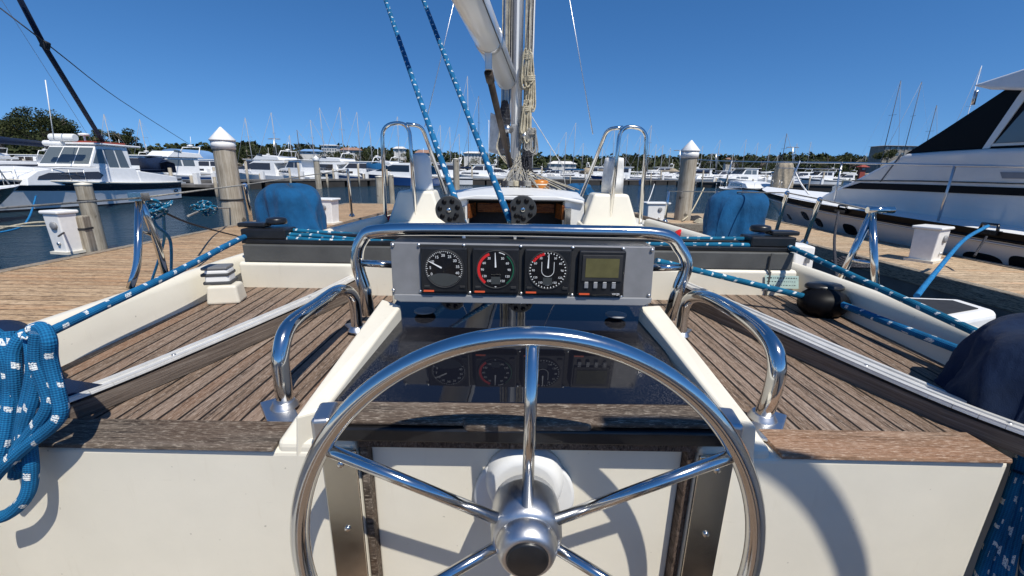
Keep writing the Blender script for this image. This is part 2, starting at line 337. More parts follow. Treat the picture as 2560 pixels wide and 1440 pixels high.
    def build(s, name, mat, parent=None, bevel=0, solid=0, seg=2, autosmooth=False):
        root = parent; off = Vector((0, 0, 0))
        if parent is not None: off = offs.get(parent.name, Vector((0, 0, 0)))
        else:
            xs = [q.x for q in s.v]; ys = [q.y for q in s.v]; zs = [q.z for q in s.v]
            off = Vector(((min(xs) + max(xs)) / 2, (min(ys) + max(ys)) / 2, min(zs)))
        me = bpy.data.meshes.new(name); me.from_pydata([q - off for q in s.v], [], s.f); 
        if s.uv:
            ul = me.uv_layers.new(name='UVMap')
            for pi, pl in enumerate(me.polygons):
                q = s.uv.get(pi)
                if q:
                    for k, li in enumerate(pl.loop_indices): ul.data[li].uv = q[k]
        me.polygons.foreach_set('use_smooth', s.sm); me.materials.append(M[mat]); me.update()
        o = bpy.data.objects.new(name, me); COL.objects.link(o)
        if parent is not None: o.parent = parent; offs[o.name] = off
        else: o.location = off; offs[o.name] = off
        if solid: md = o.modifiers.new('solid', 'SOLIDIFY'); md.thickness = solid; md.offset = 0
        if bevel: md = o.modifiers.new('bevel', 'BEVEL'); md.width = bevel; md.segments = seg; md.limit_method = 'ANGLE'; md.angle_limit = R(35)
        return o
def each(mbs, name, mat, parent=None, **k):
    return [m_.build(name, mat, parent, **k) for m_ in mbs]
def smoothpath(pts, k, closed=False):
    out = []; n = len(pts)
    rng = range(n if closed else n - 1)
    for i in rng:
        g = lambda j: pts[j % n] if closed else pts[max(0, min(n - 1, j))]
        a, b_, c, d = g(i - 1), g(i), g(i + 1), g(i + 2)
        for q in range(k):
            u = q / k
            out.append(.5 * ((2 * b_) + (c - a) * u + (2 * a - 5 * b_ + 4 * c - d) * u * u + (-a + 3 * b_ - 3 * c + d) * u ** 3))
    if not closed: out.append(pts[-1])
    return out
def fillet(pts, r, k=6):
    """polyline with rounded corners"""
    pts = [Vector(q) for q in pts]; out = [pts[0]]
    for i in range(1, len(pts) - 1):
        a, b_, c = pts[i - 1], pts[i], pts[i + 1]; rr = min(r, (a - b_).length * .48, (c - b_).length * .48)
        p0 = b_ + (a - b_).normalized() * rr; p1 = b_ + (c - b_).normalized() * rr
        for q in range(k + 1):
            u = q / k; out.append(p0 * (1 - u) ** 2 + b_ * 2 * u * (1 - u) + p1 * u * u)
    out.append(pts[-1]); return out
def copy_tree(o, parent=None):
    c = o.copy(); COL.objects.link(c); c.parent = parent
    for ch in o.children: copy_tree(ch, c)
    return c
def text_mb(mb, s, c, size, ux=Vector((1, 0, 0)), uz=Vector((0, 0, 1)), thick=.0006, ext=True):
    cu = bpy.data.curves.new('t', 'FONT'); cu.body = s; cu.size = size; cu.align_x = 'CENTER'; cu.align_y = 'CENTER'
    o = bpy.data.objects.new('t', cu); COL.objects.link(o)
    dg = bpy.context.evaluated_depsgraph_get(); me = bpy.data.meshes.new_from_object(o.evaluated_get(dg))
    mb.add([Vector(c) + ux * v.co.x + uz * v.co.y for v in me.vertices], [tuple(p.vertices) for p in me.polygons])
    bpy.data.objects.remove(o); bpy.data.curves.remove(cu); bpy.data.meshes.remove(me)
V = Vector
# ================================================================== OUR SAILING YACHT (fixed structure = parts of one thing)
CX = .02
yacht = thing('sailing_yacht', 'cream sailing yacht under the camera, weathered teak aft deck, traveller beam and white mast', 'sailboat', (CX, .6, WATER))
def hb(y):
    T = [(-3.2, .62), (-1.5, .98), (0, 1.14), (1, 1.24), (2, 1.40), (3.5, 1.43), (5, 1.30), (7, .86), (8.6, .40), (9.6, .02)]
    for (a, p_), (c, q) in zip(T, T[1:]):
        if y <= c:
            u = max(0, (y - a) / (c - a)); return p_ + (q - p_) * u
    return .02
mb = MB(); ys = [-3.2 + i * .4 for i in range(33)]
for s in (-1, 1):
    rows = []
    for y in ys:
        h = hb(y); rows.append([(CX + s * h * k, y, z) for k, z in ((.2, -2.3), (.72, -1.95), (.93, -1.5), (1.0, -1.0), (1.0, -.47))][::s])
    mb.grid(rows)
mb.grid([[(CX - .62, -3.2, z), (CX + .62, -3.2, z)] for z in (-2.1, -.47)])
mb.build('hull', 'gelcoat_white', yacht)
# side decks + toe rail
sd_ = MB(); tr = MB()
for s in (-1, 1):
    rows = []
    for y in ys:
        h = hb(y); rows.append([(CX + s * h, y, -.47), (CX + s * min(h - .02, 1.06 if y < 3.1 else .78), y, -.455)][::-s])
    sd_.grid(rows, False)
    pts = [(CX + s * (hb(y) - .025), y, -.452) for y in ys]
    tr.tube(pts, .022, 6)
rows = [[(CX - .5, y, -.5), (CX + .5, y, -.5)] for y in (7.0, 8.2)]; sd_.grid(rows, False)
sd_.build('side_deck', 'gelcoat', yacht); tr.build('toe_rail', 'teak_grey_x', yacht)
# teak planking either side of the hatch
S = [(.865, .575), (.80, .70), (.735, .90), (.635, 1.25), (.575, 1.47)]
ZS = [-.418, -.416, -.411, -.400, -.385]
for s, nm in ((-1, 'port'), (1, 'star')):
    poly = [(CX + s * .34, .655), (CX + s * .34, 1.50)] + [(CX + s * (x - .012), y) for x, y in S[::-1][:-1]] + [(CX + s * (.822), .655)]
    mb = MB(); mb.prism([(x, y, -.475) for x, y in poly][::s], (0, 0, .025)); mb.build('inner_deck', 'teak_inner', yacht)
    poly = [(CX + s * (x + .03), y) for x, y in S] + [(CX + s * 1.03, 1.50), (CX + s * 1.0, .9), (CX + s * .985, .575)]
    mb = MB(); mb.prism([(x, y, -.45) for x, y in poly][::s], (0, 0, .025)); mb.build('outer_deck', 'teak_outer_port' if s < 0 else 'teak_outer_star', yacht)
    mb = MB()
    for k in range(4):
        (x0, y0), (x1, y1) = S[k], S[k + 1]; z0, z1 = ZS[k] - .004, ZS[k + 1] - .004
        mb.hexa([(CX + s * (x0 - .004), y0, -.452), (CX + s * (x0 + .036), y0, -.452), (CX + s * (x1 + .036), y1, -.452), (CX + s * (x1 - .004), y1, -.452)][::s],
                [(CX + s * (x0 - .004), y0, z0), (CX + s * (x0 + .036), y0, z0), (CX + s * (x1 + .036), y1, z1), (CX + s * (x1 - .004), y1, z1)][::s])
    rz = mb.build('deck_step', 'riser_wood', yacht)
    mb = MB(); path = [V((CX + s * (x + .014), y, z + .003)) for (x, y), z in zip(S, ZS)]
    path = smoothpath(path, 5)
    if s > 0: path += [V((CX + .92, .48, -.43))]; 
    for k in range(len(path) - 1):
        a, c = path[k], path[k + 1]; d = (c - a).normalized(); n = V((d.y, -d.x, 0))
        for lo, hi, h in ((-.017, .018, .004), (-.016, -.005, .008), (.006, .016, .007)):
            mb.hexa([a + n * lo, a + n * hi, c + n * hi, c + n * lo], [a + n * (lo + .001) + V((0, 0, h)), a + n * (hi - .001) + V((0, 0, h)), c + n * (hi - .001) + V((0, 0, h)), c + n * (lo + .001) + V((0, 0, h))])
    st = mb.build('metal_strip', 'strip_metal', yacht)
    for k in (3, 9, 15): MB().lathe([(.0045, 0), (.0045, .0012), (.0001, .002)], path[k] + V((0, 0, .0055)), 10).build('screw', 'stainless_dull', st)
    # coaming with rolled top
    prof = [(-.012, -.455), (.006, -.40), (.012, -.350), (.026, -.331), (.046, -.329), (.058, -.338), (.07, -.36), (.075, -.455)]
    rows = []
    for y, xb in ((-2.6, .80), (-.6, .93), (.3, .965), (.575, .985), (.9, 1.0), (1.2, 1.015), (1.46, 1.03), (1.9, 1.03), (2.6, .98), (3.1, .93)):
        rows.append([(CX + s * (xb + dx), y, z) for dx, z in prof][::-s])
    mb = MB(); mb.grid(rows); mb.build('coaming', 'gelcoat', yacht)
    mb = MB()
    for (y0, x0), (y1, x1) in (((.35, 1.055), (.9, 1.08)), ((.902, 1.08), (1.46, 1.115)), ((1.462, 1.115), (2.3, 1.11))):
        mb.hexa([(CX + s * x0, y0, -.46), (CX + s * (x0 + .10), y0, -.46), (CX + s * (x1 + .10), y1, -.46), (CX + s * x1, y1, -.46)][::s],
                [(CX + s * x0, y0, -.372), (CX + s * (x0 + .075), y0, -.392), (CX + s * (x1 + .075), y1, -.392), (CX + s * x1, y1, -.372)][::s])
    mb.build('coaming_cap', 'teak_pale_x' if s > 0 else 'dock_edge', yacht, bevel=.008)
    mb = MB(); x0, x1 = (.372, .805) if s > 0 else (-.80, -.41)
    if s > 0: x0, x1 = .425, .80
    else: x0, x1 = -.815, -.405
    mb.hexa([(CX + x0, .586, -.4485), (CX + x1, .584, -.4485), (CX + x1, .66, -.4485), (CX + x0, .66, -.4485)], [(CX + x0, .588, -.4405), (CX + x1, .586, -.4405), (CX + x1, .66, -.4405), (CX + x0, .66, -.4405)])
    mb.build('edge_board', 'teak_pale_x' if s > 0 else 'teak_grey_x', yacht, bevel=.002)
# aft bulkhead (frame of white around opening)
mb = MB(); yf = .592
def fr_box(x0, x1, z0, z1, y0=yf, y1=.64): mb.box(((x0 + x1) / 2, (y0 + y1) / 2, (z0 + z1) / 2), (x1 - x0, y1 - y0, z1 - z0))
fr_box(-1.10, -.252, -1.5, -.449); fr_box(.312, .83, -1.5, -.449); fr_box(-.2515, .3115, -1.5, -1.12)
mb.build('bulkhead', 'gelcoat', yacht, bevel=.012, seg=4)
mb = MB(); mb.box((-1.10 - .014, -.9, -.96), (.024, 3.1, 1.02)); mb.box((1.16, -.7, -.96), (.024, 3.1, 1.02)); mb.box((.015, -2.46, -.96), (1.66, .03, 1.02)); 
mb.build('cockpit_side', 'gelcoat_white', yacht)
mb = MB(); mb.box((.015, -.92, -1.42), (1.62, 3.02, .03)); mb.build('cockpit_sole', 'teak_inner', yacht)
for s in (-1, 1):
    mb = MB(); mb.box((CX + s * .62, -1.25, -1.2), (.38, 2.1, .4)); mb.build('cockpit_seat', 'gelcoat_white', yacht, bevel=.02)
    mb = MB(); mb.box((CX + s * .62, -1.25, -.985), (.36, 2.06, .02)); mb.build('seat_slats', 'teak_inner', yacht)
# unseen tube added behind the helm to cast an arc shadow on the bulkhead
mb = MB(); tr_ = [PY(x, y, .592) + sd * dd for x, y, dd in ((1500, 1075, 1.4), (1700, 1078, 1.4), (1868, 1118, 1.4), (1965, 1165, 1.4), (2050, 1250, 1.38), (2105, 1350, 1.36), (2135, 1450, 1.34), (2140, 1600, 1.3))]
mb.tube(smoothpath(tr_, 6) + [V((1.02, -.75, .15)), V((.99, -.95, -.40))], .018, 12)
mb.build('shadow_caster_tube', 'stainless', yacht)
# console / hatch surround
mb = MB()
mb.hexa([(-.335, .583, -.60), (-.315, .583, -.60), (-.315, 1.19, -.60), (-.34, 1.19, -.60)], [(-.335, .583, -.385), (-.315, .583, -.385), (-.315, 1.19, -.37), (-.34, 1.19, -.37)])
mb.v.clear(); mb.f.clear(); mb.sm.clear()
zl0, zl1 = -.384, -.318
Lo0, Li0, Li1, Lo1 = PZ(738, 1040, zl0), PZ(812, 1020, zl0), PZ(1003, 762, zl1), PZ(955, 746, zl1)
Ro0, Ri0, Ri1, Ro1 = PZ(1893, 1066, zl0), PZ(1815, 1040, zl0), PZ(1598, 765, zl1), PZ(1650, 762, zl1)
def down(p_, z, dx=0, dy=0): return V((p_.x + dx, p_.y + dy, z))
mb.hexa([down(Lo0, -.48, -.012, .0), down(Li0, -.48), down(Li1, -.48), down(Lo1, -.48, -.01)], [Lo0, Li0, Li1, Lo1])
mb.build('hatch_rail', 'gelcoat', yacht, bevel=.006, seg=3)
mb = MB(); mb.hexa([down(Ri0, -.48), down(Ro0, -.48, .012, .0), down(Ro1, -.48, .01), down(Ri1, -.48)], [Ri0, Ro0, Ro1, Ri1])
mb.build('hatch_rail', 'gelcoat', yacht, bevel=.006, seg=3)
# white corner blocks that join rails to the bulkhead
for s, x0, x1 in ((-1, -.392, -.254), (1, .314, .44)):
    mb = MB(); mb.hexa([(x0, .594, -.50), (x1, .594, -.50), (x1, .66, -.50), (x0, .66, -.50)], [(x0 + (.008 if s < 0 else 0), .5945, -.436), (x1 - (.008 if s > 0 else 0), .5945, -.436), (x1 - (.015 if s > 0 else 0), .66, -.418), (x0 + (.015 if s < 0 else 0), .66, -.418)])
    mb.build('corner_moulding', 'gelcoat', yacht, bevel=.01, seg=3)
# forward end of console
mb = MB(); mb.box((.025, 1.30, -.395), (.74, .30, .13)); mb.build('console_base', 'gelcoat', yacht, bevel=.01)
# sliding hatch
a0, a1, a2, a3 = PZ(834, 1003, -.388), PZ(1722, 1012, -.388), PZ(1618, 770, -.346), PZ(982, 765, -.346)
a2 = a2 + (a2 - a1) * .25; a3 = a3 + (a3 - a0) * .25
mb = MB(); dz = V((0, 0, -.012)); mb.hexa([a0 + dz, a1 + dz, a2 + dz, a3 + dz], [a0, a1, a2, a3])
hatch = mb.build('sliding_hatch', 'acrylic', yacht, bevel=.002)
mb = MB(); mb.hexa([V((a0.x, a0.y, -.46)), V((a1.x, a1.y, -.46)), V((a2.x, a2.y, -.46)), V((a3.x, a3.y, -.46))], [a0 + dz * 2.6, a1 + dz * 2.6, a2 + dz * 2.6, a3 + dz * 2.6]); mb.build('locker_lining', 'black_matte', yacht)
for px, py in ((1062, 778), (1540, 788)):
    q = PZ(px, py, -.343); MB().lathe([(.026, 0), (.026, .003), (.022, .004), (.0001, .004)], q, 28).build('pad_disc', 'grey_plastic', hatch)
# teak bar with moulded handle, black front edge, dark lintel
mb = MB(); zt = -.378
b0, b1 = PZ(832, 1000, zt), PZ(1764, 1010, zt); f0, f1 = PZ(812, 1050, zt - .006), PZ(1790, 1062, zt - .006)
mb.hexa([down(f0, -.394), down(f1, -.394), down(b1, -.394), down(b0, -.394)], [f0, f1, b1, b0])
bar = mb.build('hatch_bar', 'teak_grey_x', hatch, bevel=.005, seg=3)
hp = []
hx0, hx1 = PZ(1148, 1046, -.382), PZ(1492, 1048, -.382)
mb = MB(); mb.prism([(hx0.x, hx0.y + .006, -.379), (hx0.x + .012, hx0.y - .014, -.382), (hx1.x - .012, hx1.y - .014, -.382), (hx1.x, hx1.y + .006, -.379)], (0, 0, -.018))
mb.build('handle', 'teak_grey_x', hatch, bevel=.005, seg=3)
mb = MB(); mb.box((.03, .584, -.4065), (.632, .020, .024)); mb.build('hatch_front_edge', 'black_plastic', hatch, bevel=.003)
mb = MB(); mb.box((.03, .606, -.4315), (.56, .022, .026)); mb.build('lintel', 'teak_riser', yacht, bevel=.002)
for s, px in ((-1, 812), (1, 1822)):
    c = PZ(px, 1026 if s < 0 else 1040, -.372); rm = Matrix.Rotation(R(10 * s), 3, 'X') if False else Matrix.Rotation(R(-9 * s), 3, 'Z')
    mb = MB(); mb.box((c.x, c.y, -.390), (.030, .056, .038), rm); mb.build('end_cap', 'stainless_dull', hatch, bevel=.006, seg=3)
# washboard, frames, steel runners
wb = MB(); wb.box((.030, .626, -.79), (.534, .016, .69)); washboard = wb.build('washboard', 'gelcoat', yacht, bevel=.003)
for x in (-.2435, .3035):
    mb = MB(); mb.box((x, .614, -.79), (.013, .030, .69)); mb.build('door_frame', 'teak_riser' if x > 0 else 'teak_grey_x', yacht, bevel=.002)
for x in (-.279, .339):
    mb = MB(); mb.box((x, .588, -.785), (.056, .006, .68)); st = mb.build('runner_plate', 'steel_plate', yacht, bevel=.001)
    for z in (-.47, -.60, -.74): MB().lathe([(.006, 0), (.005, .003), (.0001, .0035)], (x + .002, .585, z), 12, (0, -1, 0)).build('screw', 'stainless', st)
# instrument guard hoop
gy = 1.06
G = [(922, 786), (912, 720), (893, 655), (905, 600), (955, 576), (1200, 574), (1440, 578), (1650, 586), (1700, 622), (1716, 665), (1698, 715), (1672, 796)]
mb = MB(); mb.tube([PY(x, y, gy) for x, y in [G[0]]] + smoothpath([PY(x, y, gy) for x, y in G[1:-1]], 6) + [PY(*G[-1], gy)], .0160, 16)
gd = mb.build('instrument_guard', 'stainless', yacht)
for a, c in (((905, 658), (985, 662)), ((1630, 670), (1708, 668))): MB().tube([PY(*a, gy), PY(*c, gy)], .009, 12).build('cross_bar', 'stainless', gd)
# grab rails
for feet, pth in ((((712, 1015), (893, 826)), [(714, 1010), (705, 943), (702, 880), (725, 814), (794, 762), (850, 726), (884, 745), (893, 822)]),
                  (((1905, 1045), (1700, 838)), [(1907, 1040), (1931, 978), (1942, 908), (1922, 850), (1862, 795), (1764, 742), (1716, 756), (1701, 834)])):
    A, B = PZ(*feet[0], -.442), PZ(*feet[1], -.442)
    mb = MB(); mb.tube(smoothpath([PP(x, y, A, B) for x, y in pth], 6), .0155, 18)
    gr = mb.build('grab_rail', 'stainless', yacht); d = (B - A).normalized(); ang = math.atan2(d.y, d.x)
    for Q, k in ((A, 1), (B, -1)):
        mb = MB(); mb.box(Q + d * (-.018 * k) + V((0, 0, -.002)), (.115, .05, .006), Matrix.Rotation(ang - R(38) * (1 if A.x > 0 else -1), 3, 'Z'))
        mb.lathe([(.027, 0), (.022, .006), (.0185, .014)], Q + V((0, 0, 0)), 20); mb.build('foot_plate', 'stainless_dull', gr, bevel=.003)
# traveller beam
mb = MB()
zt = -.332
mb.prism([(CX - 1.0, 1.47, -.455), (CX - 1.0, 1.465, zt - .006), (CX - 1.0, 1.475, zt), (CX - 1.0, 1.66, zt), (CX - 1.0, 1.68, -.455)][::-1], (2.0, 0, 0))
beam = mb.build('traveller_beam', 'gelcoat', yacht, bevel=.006, seg=3)
mb = MB(); mb.box((CX, 1.53, -.300), (1.96, .12, .062)); mb.build('track_base', 'track_grey', beam, bevel=.004)
mb = MB(); mb.box((CX, 1.535, -.2605), (1.98, .10, .016)); mb.box((CX, 1.54, -.243), (1.60, .05, .018)); mb.build('track', 'black_plastic', beam, bevel=.003)
for s in (-1, 1):
    mb = MB(); mb.box((CX + s * .91, 1.53, -.234), (.16, .085, .036)); mb.box((CX + s * .96, 1.53, -.205), (.10, .05, .016)); mb.lathe([(.034, 0), (.036, .006), (.034, .022), (.01, .026)], (CX + s * .89, 1.55, -.205), 20)
    mb.build('end_fitting', 'black_plastic', beam, bevel=.005)
mb = MB(); x = .905
for dx, dz0, dz1 in ((0, -.43, -.335), (-.004, -.335, -.27)): mb.box((CX + .90 + dx, 1.462, (dz0 + dz1) / 2), (.007, .004, dz1 - dz0))
mb.build('drain_line', 'track_grey', beam)
# forward cockpit sides, coachroof, companionway
for s in (-1, 1):
    mb = MB(); mb.hexa([(CX + s * .50, 1.70, -1.0), (CX + s * 1.0, 1.70, -1.0), (CX + s * .90, 3.22, -1.0), (CX + s * .46, 3.22, -1.0)][::s], [(CX + s * .52, 1.70, -.43), (CX + s * 1.0, 1.70, -.40), (CX + s * .90, 3.22, -.36), (CX + s * .46, 3.22, -.36)][::s])
    mb.build('cockpit_shoulder', 'gelcoat', yacht, bevel=.015)
mb = MB(); mb.box((CX, 2.4, -1.02), (1.2, 1.6, .03)); mb.build('forward_sole', 'teak_inner', yacht)
mb = MB()
def roofrow(y, hw, zc, drop, zb): 
    return [(CX - hw - .06, y, zb), (CX - hw, y, zc - drop - .03)] + [(CX + hw * u, y, zc - drop * u * u) for u in (-1, -.8, -.5, -.2, 0, .2, .5, .8, 1)] + [(CX + hw, y, zc - drop - .03), (CX + hw + .06, y, zb)]
mb.grid([roofrow(3.18, .50, -.178, .05, -.40), roofrow(3.5, .56, -.172, .05, -.45), roofrow(4.6, .66, -.17, .05, -.46), roofrow(6.2, .58, -.21, .05, -.46), roofrow(7.2, .36, -.30, .04, -.46), roofrow(7.5, .30, -.46, .01, -.47)])
mb.build('coachroof', 'gelcoat_white', yacht)
mb = MB()  # aft face of the coachroof round the companionway
zc = -.178
for s in (-1, 1):
    mb.prism([(CX + s * .36, 3.17, -.60), (CX + s * .56, 3.17, -.60), (CX + s * .50, 3.17, -.232), (CX + s * .36, 3.17, -.205)][::s], (0, .03, 0))
mb.prism([(CX + .37, 3.14, -.212), (CX + .50, 3.14, -.236), (CX + .49, 3.14, -.212), (CX + .3, 3.14, -.183), (CX - .3, 3.14, -.183), (CX - .49, 3.14, -.212), (CX - .50, 3.14, -.236), (CX - .37, 3.14, -.212)], (0, .05, 0))
mb.build('coachroof_face', 'gelcoat_white', yacht, bevel=.006)
mb = MB(); mb.box((CX, 3.45, -.47), (.76, .02, .52)); mb.box((CX, 3.3, -.74), (.76, .3, .02)); cw = mb.build('companionway', 'black_matte', yacht)
mb = MB(); mb.box((CX, 3.33, -.285), (.60, .02, .07)); mb.box((CX - .335, 3.24, -.30), (.02, .16, .11), Matrix.Rotation(R(-12), 3, 'Z')); mb.box((CX + .335, 3.24, -.30), (.02, .16, .11), Matrix.Rotation(R(12), 3, 'Z')); mb.build('wood_lining', 'varnished', cw, bevel=.003)
mb = MB(); mb.box((CX, 3.3, -.215), (.72, .25, .014)); mb.build('hatch_slide', 'track_grey', cw, bevel=.003)
for x, w_ in ((.385, .045), (-.385, .02)): MB().box((CX + x, 3.145, -.36), (w_, .03, .20)).build('steel_strip', 'stainless', cw, bevel=.004)
# dorade vents
for s in (-1, 1):
    cx_ = CX + s * .70 - .02
    mb = MB(); mb.hexa([(cx_ - .20, 3.02, -.38), (cx_ + .20, 3.02, -.38), (cx_ + .17, 3.42, -.38), (cx_ - .17, 3.42, -.38)], [(cx_ - .125, 3.07, -.155), (cx_ + .125, 3.07, -.155), (cx_ + .11, 3.34, -.155), (cx_ - .11, 3.34, -.155)])
    db = mb.build('vent_box', 'gelcoat', yacht, bevel=.018, seg=4)
    mb = MB(); pr = []
    c0 = V((cx_ + (.02 if s < 0 else .03), 3.2, -.155))
    mb.lathe([(.088, 0), (.082, .02), (.078, .08), (.072, .18), (.066, .23), (.05, .255), (.025, .265), (.0001, .267)] if s < 0 else [(.080, 0), (.078, .1), (.07, .22), (.066, .25), (.05, .252)], c0, 24)
    mb.build('cowl', 'canvas_white' if s > 0 else 'gelcoat_white', db)
    def hoop(pts, nm='guard_rail'):
        mb = MB(); mb.tube(fillet(pts, .11, 7), .0135, 14); return mb.build(nm, 'stainless', yacht)
    xo, xi = cx_ + s * .235, cx_ - s * .005
    h1 = hoop([(xo, 3.10, -.375), (xo - s * .01, 3.12, .29), (xi + s * .04, 3.12, .31), (xi, 3.04, -.375)])
    h2 = hoop([(xi + s * .06, 3.12, .295), (xi - s * .04, 3.16, .29), (xi - s * .155, 3.42, -.19)])
    for q in ((xo, 3.10, -.376), (xi, 3.04, -.376)): MB().lathe([(.03, 0), (.028, .006), (.016, .008)], q, 16).build('rail_foot', 'stainless_dull', h1)
# mast, boom, vang
MY = 4.7
mb = MB(); m0 = PY(1288, 462, MY); m1 = PY(1291, 200, MY); top = V((m0.x + .02, MY, 7.5))
mb.lathe([(.07, 0), (.07, 8.2)], (m0.x, MY, -.2), 24, (0.0, 0, 1), sx=.8, sy=1.15)
mast = mb.build('mast', 'mast_paint', yacht)
mb = MB(); mb.box((m0.x - .01, MY - .085, .25), (.085, .05, .40)); mb.build('mast_bracket', 'grey_plastic', mast, bevel=.01)
mb = MB(); mb.box((m0.x, MY - .084, 3.7), (.022, .014, 7.4)); mb.build('luff_track', 'gelcoat_white', mast)
mb = MB(); mb.tube([(m0.x + .10, MY - .02, -.12), (m0.x + .125, MY, 1.2), (m0.x + .15, MY + .3, 7)], .042, 10); mb.build('furled_sail', 'sail_white', mast)
mb = MB(); mb.tube([(m0.x - .085, MY - .02, .95), (m0.x - .075, MY, 2.4), (m0.x - .07, MY, 6)], [.03, .02], 10); mb.build('furled_staysail', 'canvas_navy', mast)
g0 = PY(1266, 196, MY - .14); g1 = PY(1178, 0, 2.95)
d = (g1 - g0); bt = g0 + d * 1.85
mb = MB(); mb.tube([g0, bt], .105, 28)
boom = mb.build('boom', 'boom_paint', yacht)
dn = d.normalized(); side = dn.cross(V((0, 0, 1))).normalized(); upn = side.cross(dn).normalized()
mb = MB()
n1 = (-side * .62 + -upn * .0 ).normalized()
for sgn in (-1,):
    nn = (side * sgn * .86 + upn * .0); a = g0 + d * .04
    off_ = (side * .094 * sgn - upn * .048)
    mb.tube([a + off_, bt + off_], .0045, 6)
    mb.tube([a + V((0, 0, .105)), bt + V((0, 0, .105))], .012, 6)
mb.build('pinstripe', 'black_plastic', boom)
mb = MB(); mb.lathe([(.0001, -.03), (.075, -.02), (.100, 0), (.107, .02), (.107, .05)], g0 - dn * .02, 24, dn); mb.build('end_fitting', 'stainless_dull', boom)
vb = g0 + d * .62 - upn * .11
mb = MB(); mb.tube([g0 + d * .60, g0 + d * .645], .110, 24); mb.box(vb - V((0, 0, .05)), (.05, .08, .12)); mb.build('vang_bracket', 'stainless_dull', boom, bevel=.005)
mb = MB(); v0 = vb - V((0, 0, .12)); v1 = PY(1276, 415, MY - .12)
mb.tube([v0, v1], .028, 14); mb.tube([v0 - V((0, 0, 0)), v0 + (v1 - v0) * .07], .035, 14); mb.build('vang', 'bronze', boom)
# halyards and coils at the mast
rnd = random.Random(3)
def ropeth(name, label, pts, r, mat, samples=6, cat='rope', group=None, n=8, parent=None):
    mb = MB(); mb.tube(pts, r, n, samples=samples); o = mb.build(name, mat, parent)
    if parent is None: tag(o, label, cat, group)
    return o
for k in range(20):
    x0 = m0.x + .075 + (k % 6) * .013 if k < 12 else m0.x - .06 - (k % 8) * .013; mat = 'rope_cream' if k % 3 == 0 else ('rope_grey' if k % 3 == 1 else 'rope_dark')
    ropeth('halyard', '', [(x0 + rnd.uniform(-.01, .01), MY - .06, 3.6), (x0, MY - .09, .7), (x0 + rnd.uniform(-.03, .03) - .03, MY - .11, .15), (m0.x + .03 + (k - 5) * .045, MY - .25, -.19)], .0055, mat, parent=yacht)
# ------------------------------------------------------------------ rope coils hanging on the mast
CO = [(.98, .30, .10, 'rope_cream', 'cream halyard hank highest on the right face of the mast'), (.78, .34, .13, 'rope_cream', 'cream halyard hank on the mast beside the boom end'),
      (.50, .36, .10, 'rope_cream', 'pale rope hank halfway up the right face of the mast'), (.30, .26, .155, 'rope_grey', 'loose grey hank beside the halfway pale one'),
      (.10, .20, .125, 'rope_dark', 'dark and white rope coil hanging lowest on the mast')]
for zz, hh, dx_, mat, lab in CO:
    mb = MB()
    for k in range(14):
        a = rnd.uniform(-.035, .035); w_ = rnd.uniform(.010, .03); hgt = hh * rnd.uniform(.6, 1.1); cx_ = m0.x + dx_ + a; yy = MY - .11 - rnd.uniform(0, .06); tl_ = rnd.uniform(-.02, .02)
        mb.tube([(cx_ - w_ - tl_, yy, zz - hgt * .4), (cx_ - w_ * .6, yy - .01, zz + hgt * .3), (cx_ + tl_, yy - .015, zz + hgt * .45), (cx_ + w_ * .6, yy - .01, zz + hgt * .3), (cx_ + w_ - tl_, yy, zz - hgt * .4), (cx_ - tl_, yy - .01, zz - hgt * .62)], .0078, 7, closed=True, samples=5)
    for k in range(3): mb.tube([(m0.x + dx_ - .045, MY - .15, zz + hh * .22 + k * .017), (m0.x + dx_, MY - .19, zz + hh * .20 + k * .017), (m0.x + dx_ + .045, MY - .15, zz + hh * .24 + k * .017)], .008, 7, samples=4)
    tag(mb.build('rope_coil', mat), lab, 'rope coil', 'coils hanging at the mast')
mb = MB()
for k in range(26):
    a0_ = rnd.uniform(.0, .17); a1_ = rnd.uniform(-.16, .26); zt_ = rnd.uniform(.0, .2)
    mb.tube([(m0.x + a0_, MY - .10, zt_), (m0.x + (a0_ + a1_) / 2 + rnd.uniform(-.02, .02), MY - .16, zt_ * .5 - .06), (m0.x + a1_, MY - .24 - rnd.uniform(0, .06), -.17)], rnd.choice((.004, .006, .007)), 6, samples=4)
tag(mb.build('rope_tails', 'rope_grey'), 'tangle of grey rope tails fanning out at the foot of the mast', 'ropes')
MB().lathe([(.04, 0), (.032, .03), (.032, .06), (.042, .08), (.0001, .085)], (m0.x + .06, MY - .09, .34), 16, (.5, -.8, 0)).build('mast_winch', 'stainless_dull', mast)
MB().lathe([(.04, 0), (.032, .03), (.032, .06), (.042, .08), (.0001, .085)], (m0.x - .06, MY - .09, .40), 16, (-.5, -.8, 0)).build('mast_winch', 'stainless_dull', mast)
for j in range(2):
    mb = MB(); zz = .56 - j * .26
    for k in range(10):
        cx_ = m0.x - .12 + rnd.uniform(-.02, .02); w_ = rnd.uniform(.02, .04)
        mb.tube([(cx_ - w_, MY - .1, zz - .08), (cx_, MY - .13, zz + .11), (cx_ + w_, MY - .1, zz - .08), (cx_, MY - .12, zz - .14)], .0085, 7, closed=True, samples=5)
    tag(mb.build('rope_coil', 'rope_dark'), ('upper' if j == 0 else 'lower') + ' dark rope coil left of the mast behind the vang strut', 'rope coil', 'coils hanging at the mast')
mb = MB(); fp = [PY(x, y, MY + .1) for x, y in ((1226, 280), (1246, 290), (1254, 388), (1222, 380))]; mb.prism(fp, (0, .05, 0)); tag(mb.build('sail_bag', 'canvas_white', bevel=.012), 'white cloth bag hanging left of the mast behind the vang', 'bag')
